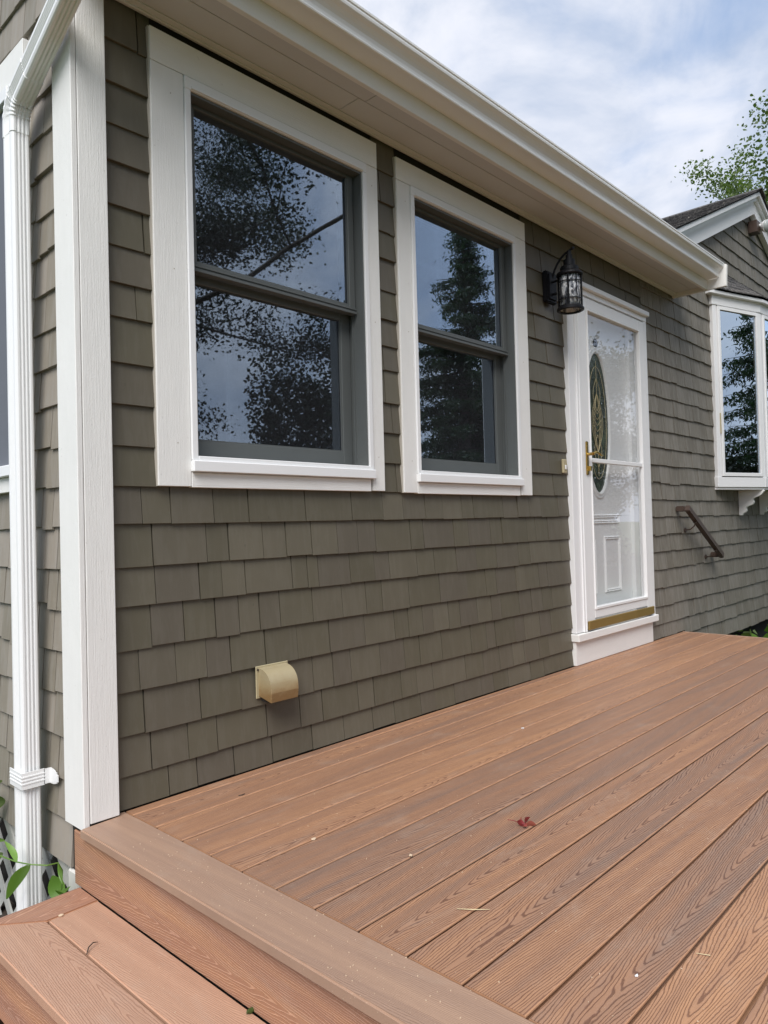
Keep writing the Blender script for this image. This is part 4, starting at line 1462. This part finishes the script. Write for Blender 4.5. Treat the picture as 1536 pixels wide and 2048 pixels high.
# ================================================================== PLANTS
def leaf_cloud(pts, size, rgen, droop=0.3, aspect=1.6, flat=0.55):
    """many leaf-shaped faces at the given points"""
    n = len(pts)
    P0 = np.asarray(pts)
    d = rgen.normal(size=(n, 3))
    d[:, 2] = d[:, 2] * .6 - droop
    d /= np.linalg.norm(d, axis=1)[:, None]
    r_ = rgen.normal(size=(n, 3))
    r_[:, 2] *= flat
    s = np.cross(d, r_)
    s /= np.linalg.norm(s, axis=1)[:, None] + 1e-9
    L_ = size * rgen.uniform(.6, 1.25, n)[:, None]
    nrm = np.cross(d, s)
    V = np.empty((n, 6, 3))
    V[:, 0] = P0
    V[:, 1] = P0 + d * L_ * .30 + s * L_ * .5 / aspect + nrm * L_ * .05
    V[:, 2] = P0 + d * L_ * .62 + s * L_ * .38 / aspect
    V[:, 3] = P0 + d * L_ * 1.0 - nrm * L_ * .06
    V[:, 4] = P0 + d * L_ * .62 - s * L_ * .38 / aspect
    V[:, 5] = P0 + d * L_ * .30 - s * L_ * .5 / aspect + nrm * L_ * .05
    me = bpy.data.meshes.new('leaves')
    me.vertices.add(n * 6)
    me.vertices.foreach_set('co', V.reshape(-1).astype(np.float32))
    me.loops.add(n * 6)
    me.loops.foreach_set('vertex_index', np.arange(n * 6, dtype=np.int32))
    me.polygons.add(n)
    me.polygons.foreach_set('loop_start', np.arange(0, n * 6, 6, dtype=np.int32))
    me.polygons.foreach_set('loop_total', np.full(n, 6, dtype=np.int32))
    me.update(calc_edges=True)
    me.validate()
    return me


def broadleaf(name, label, base, height, spread, nleaf, lsize, seed, leafmat='leaf_green', crown0=.3, group=None, depth=4, clus=.34):
    R = random.Random(seed)
    G = np.random.default_rng(seed)
    t = empty(name, label, 'tree', base, group)
    bm = bmesh.new()
    tips = []
    B = Vector(base)

    def grow(a, d, L_, r, lev):
        n = 4
        pts, rad = [a], [r]
        for k in range(n):
            d = (d + Vector((R.gauss(0, .22), R.gauss(0, .22), R.gauss(0.02, .16)))).normalized()
            a = a + d * (L_ / n)
            pts.append(a)
            rad.append(r * (1 - .45 * (k + 1) / n))
            if lev >= depth - 2:
                tips.append(a.copy())
        tube(bm, pts, rad, 8 if lev < 2 else 5, cap=False)
        if lev >= depth:
            return
        for _ in range(R.choice((3, 4)) if lev > 0 else R.choice((6, 7))):
            k = R.randint(1, n) if lev else R.randint(2, n)
            ax = Vector((R.gauss(0, 1), R.gauss(0, 1), R.gauss(.1, .45)))
            nd = (d * .45 + ax.normalized() * .95).normalized()
            grow(pts[k], nd, L_ * R.uniform(.52, .72), rad[k] * .55, lev + 1)
    grow(B, Vector((R.gauss(0, .04), R.gauss(0, .04), 1)), height * .55, height * .013, 0)
    link('trunk', bm_mesh(bm), t, mat='bark')
    T = np.array([list(q) for q in tips])
    # scale the twig cloud to the wanted spread
    idx = G.integers(0, len(T), nleaf)
    pts = T[idx] + G.normal(size=(nleaf, 3)) * clus * np.array([1, 1, .7])
    o_ = link('crown', leaf_cloud(pts, lsize, G), t, mat=leafmat)
    return t


def conifer(name, label, base, height, radius, seed, group=None):
    R = random.Random(seed)
    G = np.random.default_rng(seed)
    t = empty(name, label, 'tree', base, group)
    bm = bmesh.new()
    B = Vector(base)
    tube(bm, [B, B + Vector((0, 0, height * .5)), B + Vector((0, 0, height))], [height * .018, height * .011, .01], 8)
    pts = []
    z_ = .4
    while z_ < height * .97:
        f_ = z_ / height
        rr_ = radius * (1 - f_) ** .8
        for k in range(R.randint(6, 9)):
            an = R.uniform(0, 6.283)
            L_ = rr_ * R.uniform(.65, 1.1)
            q = [B + Vector((math.cos(an) * L_ * s_, math.sin(an) * L_ * s_, z_ - .32 * L_ * s_ * (1 - .5 * s_))) for s_ in (0, .35, .7, 1)]
            tube(bm, q, [.02, .014, .009, .004], 4, cap=False)
            for s_ in np.linspace(.15, 1, max(3, int(L_ * 14))):
                c_ = q[0].lerp(q[3], s_)
                for _ in range(22):
                    pts.append((c_.x + R.gauss(0, .11), c_.y + R.gauss(0, .11), c_.z - .05 - abs(R.gauss(0, .13))))
        z_ += R.uniform(.26, .38)
    link('trunk', bm_mesh(bm), t, mat='bark')
    link('crown', leaf_cloud(np.array(pts), .11, G, .9, 3.2), t, mat='needle_green')
    return t


# tree standing behind the gabled house, its branches over the roof
broadleaf('leafy_tree', 'tall green broadleaf tree rising behind the gable roof at the right edge', (23.0, 1.3, -.6), 14.4, 3, 150000, .105, 12, 'leaf_green', clus=.25)
broadleaf('leafy_tree', 'tree behind the house showing only as a tuft of leaves over the roof slope', (18.5, 5.4, -.6), 8.4, 3, 9000, .11, 31, 'leaf_green', clus=.22)
# trees across the yard, seen mirrored in the panes
broadleaf('maple_tree', 'broad maple of the yard mirrored in the nearer window', (4.6, -9.6, -.6), 12.5, 4, 230000, .070, 21, 'leaf_dark', clus=.24)
broadleaf('maple_tree', 'second maple of the yard mirrored in the storm door', (20.5, -10.5, -.6), 11, 4, 60000, .12, 22, 'leaf_dark', clus=.3)
conifer('spruce_tree', 'dark spruce of the yard mirrored in the farther window', (13.8, -8.6, -.6), 9.5, 2.7, 5)
conifer('spruce_tree', 'shorter dark spruce mirrored low in the bow window', (16.8, -10.2, -.6), 6.2, 2.3, 6)


def bush(name, label, base, rx, ry, rz, n, lsize, seed, leafmat, cat='shrub', group=None):
    G = np.random.default_rng(seed)
    t = empty(name, label, cat, base, group)
    u = G.normal(size=(n, 3))
    u /= np.linalg.norm(u, axis=1)[:, None]
    rad = G.uniform(.35, 1, n) ** .5
    lump = 1 + .22 * np.sin(u[:, 0] * 5 + seed) * np.cos(u[:, 1] * 6) + .15 * np.sin(u[:, 2] * 9)
    pts = u * (rad * lump)[:, None] * np.array([rx, ry, rz]) + np.array(base) + np.array([0, 0, rz * .9])
    pts = pts[pts[:, 2] > base[2]]
    link('foliage', leaf_cloud(pts, lsize, G), t, mat=leafmat)
    bm = bmesh.new()
    for k in range(6):
        an = k * 1.05 + seed
        tube(bm, [Vector(base), Vector(base) + Vector((math.cos(an) * rx * .4, math.sin(an) * ry * .4, rz * .8)), Vector(base) + Vector((math.cos(an) * rx * .7, math.sin(an) * ry * .7, rz * 1.4))], [.02, .012, .005], 5)
    link('stem', bm_mesh(bm), t, mat='bark')
    return t


bush('yard_bush', 'large dark bush across the yard mirrored low in the nearer window', (8.7, -8.6, -.6), 1.9, 1.5, 2.35, 40000, .09, 4, 'leaf_dark')
bush('yard_bush', 'rounded bush across the yard mirrored low in the farther window', (12.0, -9.2, -.6), 1.8, 1.6, 1.5, 24000, .09, 8, 'leaf_dark')
bush('yard_bush', 'wide bush across the yard mirrored low in the storm door', (17.6, -8.4, -.6), 2.6, 1.6, 1.9, 24000, .10, 9, 'leaf_dark')
bush('low_shrub', 'low bright green leafy plant on the ground past the far corner of the deck', (6.55, -.42, -.60), .55, .30, .27, 900, .13, 11, 'leaf_bright')
bush('low_shrub', 'dark small leaved plant hiding in the gap under the far wall', (5.75, -.15, -.60), .35, .18, .24, 420, .08, 13, 'leaf_green')


def blade_leaf(bm, base, tip, wd, bend=.012, n=6):
    a, b = Vector(base), Vector(tip)
    d = b - a
    sd = d.cross(Vector((.3, 1, .2))).normalized()
    up = sd.cross(d).normalized()
    L_, R2 = [], []
    for k in range(n + 1):
        t = k / n
        w_ = wd * math.sin(math.pi * min(1, t * .92 + .06)) ** .8
        c_ = a + d * t + up * bend * math.sin(math.pi * t)
        L_.append(bm.verts.new(c_ - sd * w_ * .5 + up * w_ * .12))
        R2.append(bm.verts.new(c_ + sd * w_ * .5 + up * w_ * .12))
    mid = [bm.verts.new(a + d * (k / n) + up * bend * math.sin(math.pi * k / n)) for k in range(n + 1)]
    for k in range(n):
        bm.faces.new((L_[k], mid[k], mid[k + 1], L_[k + 1]))
        bm.faces.new((mid[k], R2[k], R2[k + 1], mid[k + 1]))


vine = empty('climbing_vine', 'thin green vine with pointed leaves crossing in front of the downspout', 'vine', (-.12, .2, -.6))
bm = bmesh.new()
tube(bm, [(-.14, .62, -.15), (-.135, .34, -.140), (-.13, .17, -.118), (-.125, .07, -.098), (-.09, .04, -.104), (-.055, .045, -.110), (-.03, .075, -.15), (-.02, .12, -.30)], [.0022, .0022, .002, .002, .002, .002, .002, .003], 6)
tube(bm, [(-.055, .045, -.110), (-.06, .02, -.14), (-.05, .01, -.17)], .0014, 5)
link('stem', bm_mesh(bm), vine, mat='leaf_bright')
for a, b, w_ in (((-.13, .075, -.10), (-.135, .245, -.255), .042), ((-.13, .17, -.118), (-.14, .24, -.07), .02), ((-.055, .045, -.110), (-.055, .018, -.165), .012),
                 ((-.14, .36, -.27), (-.15, .42, -.30), .05), ((-.02, .10, -.24), (-.04, .04, -.205), .045), ((-.02, .12, -.27), (-.03, .15, -.19), .05),
                 ((-.12, .17, -.31), (-.125, .09, -.265), .05), ((-.03, .10, -.30), (-.05, .02, -.25), .05)):
    bm = bmesh.new()
    blade_leaf(bm, a, b, w_)
    link('leaf', bm_mesh(bm, smooth=True), vine, mat='leaf_bright')
vn2 = empty('ivy_sprig', 'sprig of dark rounded leaves growing up the side wall at the left edge', 'vine', (-.03, .7, -.6))
bm = bmesh.new()
tube(bm, [(-.02, .74, -.60), (-.03, .72, -.30), (-.02, .69, -.12), (-.03, .67, -.02)], .003, 6)
link('stem', bm_mesh(bm), vn2, mat='leaf_green')
R = random.Random(2)
for k in range(22):
    z_ = -.32 + k * .0155
    a = Vector((-.02 - R.uniform(0, .04), .655 + R.gauss(0, .030), z_))
    b = a + Vector((R.uniform(-.05, 0), R.gauss(0, .05), R.uniform(-.045, .02)))
    bm = bmesh.new()
    blade_leaf(bm, a, b, R.uniform(.04, .065))
    link('leaf', bm_mesh(bm, smooth=True), vn2, mat='leaf_bright' if k % 4 == 0 else 'leaf_green')

# ================================================================== LITTER ON THE BOARDS
bm = bmesh.new()
for (a, b, w_) in (((.846, -1.050, .003), (.884, -1.042, .014), .020), ((.846, -1.050, .003), (.866, -1.074, .006), .020), ((.846, -1.050, .003), (.826, -1.036, .020), .016), ((.846, -1.05, .003), (.862, -1.026, .018), .016), ((.846, -1.05, .003), (.832, -1.064, .010), .016)):
    blade_leaf(bm, a, b, w_, .006)
tube(bm, [(.846, -1.050, .003), (.818, -1.028, .022), (.803, -1.018, .026)], .0010, 5)
tag(link('fallen_leaf', bm_mesh(bm, smooth=True), mat='leaf_red'), 'small curled red leaf lying on the deck boards', 'leaf')


def bit(name, pts, r, mt, lab, cat, flat=.35):
    bm = bmesh.new()
    tube(bm, pts, r, 6, flat=flat)
    return tag(link(name, bm_mesh(bm), mat=mt), lab, cat)


bit('straw_blade', [(.350, -1.178, .003), (.372, -1.212, .004), (.397, -1.238, .003)], [.0008, .0020, .0006], 'straw', 'longer pale straw blade lying across a gap between deck boards', 'straw')
bit('straw_blade', [(.531, -1.655, .002), (.540, -1.680, .003)], [.0008, .0014], 'straw', 'short pale straw bit near the lower right of the deck', 'straw')
bit('curved_twig', [(-.154, -.363, TZ + .002), (-.143, -.350, TZ + .010), (-.127, -.341, TZ + .012), (-.112, -.337, TZ + .006)], [.0015, .0018, .0015, .0008], 'twig', 'thin dark curved twig lying on the step tread', 'twig', 1.0)
bit('dark_twig', [(.452, -.180, .002), (.462, -.187, .003), (.475, -.183, .002)], .0014, 'twig', 'tiny dark twig on the deck close to the wall under the vent', 'twig', 1.0)


def crumb(name, c, s_, mt, lab, cat, seed):
    R_2 = random.Random(seed)
    bm = bmesh.new()
    bmesh.ops.create_icosphere(bm, subdivisions=1, radius=1)
    for v_ in bm.verts:
        k = R_2.uniform(.7, 1.2)
        v_.co = Vector((v_.co.x * s_ * k * 1.3, v_.co.y * s_ * k, (v_.co.z * .6 + .5) * s_ * k))
    return tag(link(name, bm_mesh(bm), loc=c, mat=mt), lab, cat)


crumb('pebble', (.381, -1.595, .0), .0040, 'white_vinyl', 'white pebble on the deck right of the long straw blade', 'pebble', 1)
crumb('bark_chip', (-.118, -.121, TZ), .0065, 'sawdust', 'pinkish chip at the far corner of the step tread', 'chip', 2)
crumb('moss_tuft', (-.010, -.866, TZ), .0095, 'leaf_green', 'tiny moss tuft caught at the foot of the deck riser', 'moss', 3)
crumb('wood_chip', (1.708, -.492, .0), .007, 'white_vinyl', 'pale wood chip in a deck gap in front of the door', 'chip', 4)
crumb('wood_chip', (.389, -.633, -.001), .0055, 'sawdust', 'pale wood chip in the deck gap below the vent', 'chip', 5)
crumb('wood_chip', (.489, -.915, -.001), .0055, 'sawdust', 'pale wood chip in the deck gap left of the red leaf', 'chip', 6)
bm = bmesh.new()
R = random.Random(9)
for k in range(520):
    near = R.random() < .45
    x_, y_ = (R.uniform(-.01, .14), R.uniform(-2.6, -.25)) if near else (R.uniform(.15, 2.2), R.uniform(-2.6, -.1))
    s_ = R.uniform(.0005, .0014)
    M = Matrix.Translation((x_, y_, .0008)) @ Matrix.Rotation(R.uniform(0, 3), 4, 'Z')
    bmesh.ops.create_cube(bm, size=1, matrix=M @ Matrix.Diagonal((s_ * 2.2, s_ * 1.3, s_, 1)))
for k in range(120):
    s_ = R.uniform(.0005, .0012)
    M = Matrix.Translation((R.uniform(-.29, -.03), R.uniform(-1.6, -.1), TZ + .0008))
    bmesh.ops.create_cube(bm, size=1, matrix=M @ Matrix.Diagonal((s_ * 2.2, s_ * 1.3, s_, 1)))
tag(link('sawdust', bm_mesh(bm), mat='sawdust'), 'fine pale sawdust grains scattered over the deck and step', 'sawdust', kind='stuff')
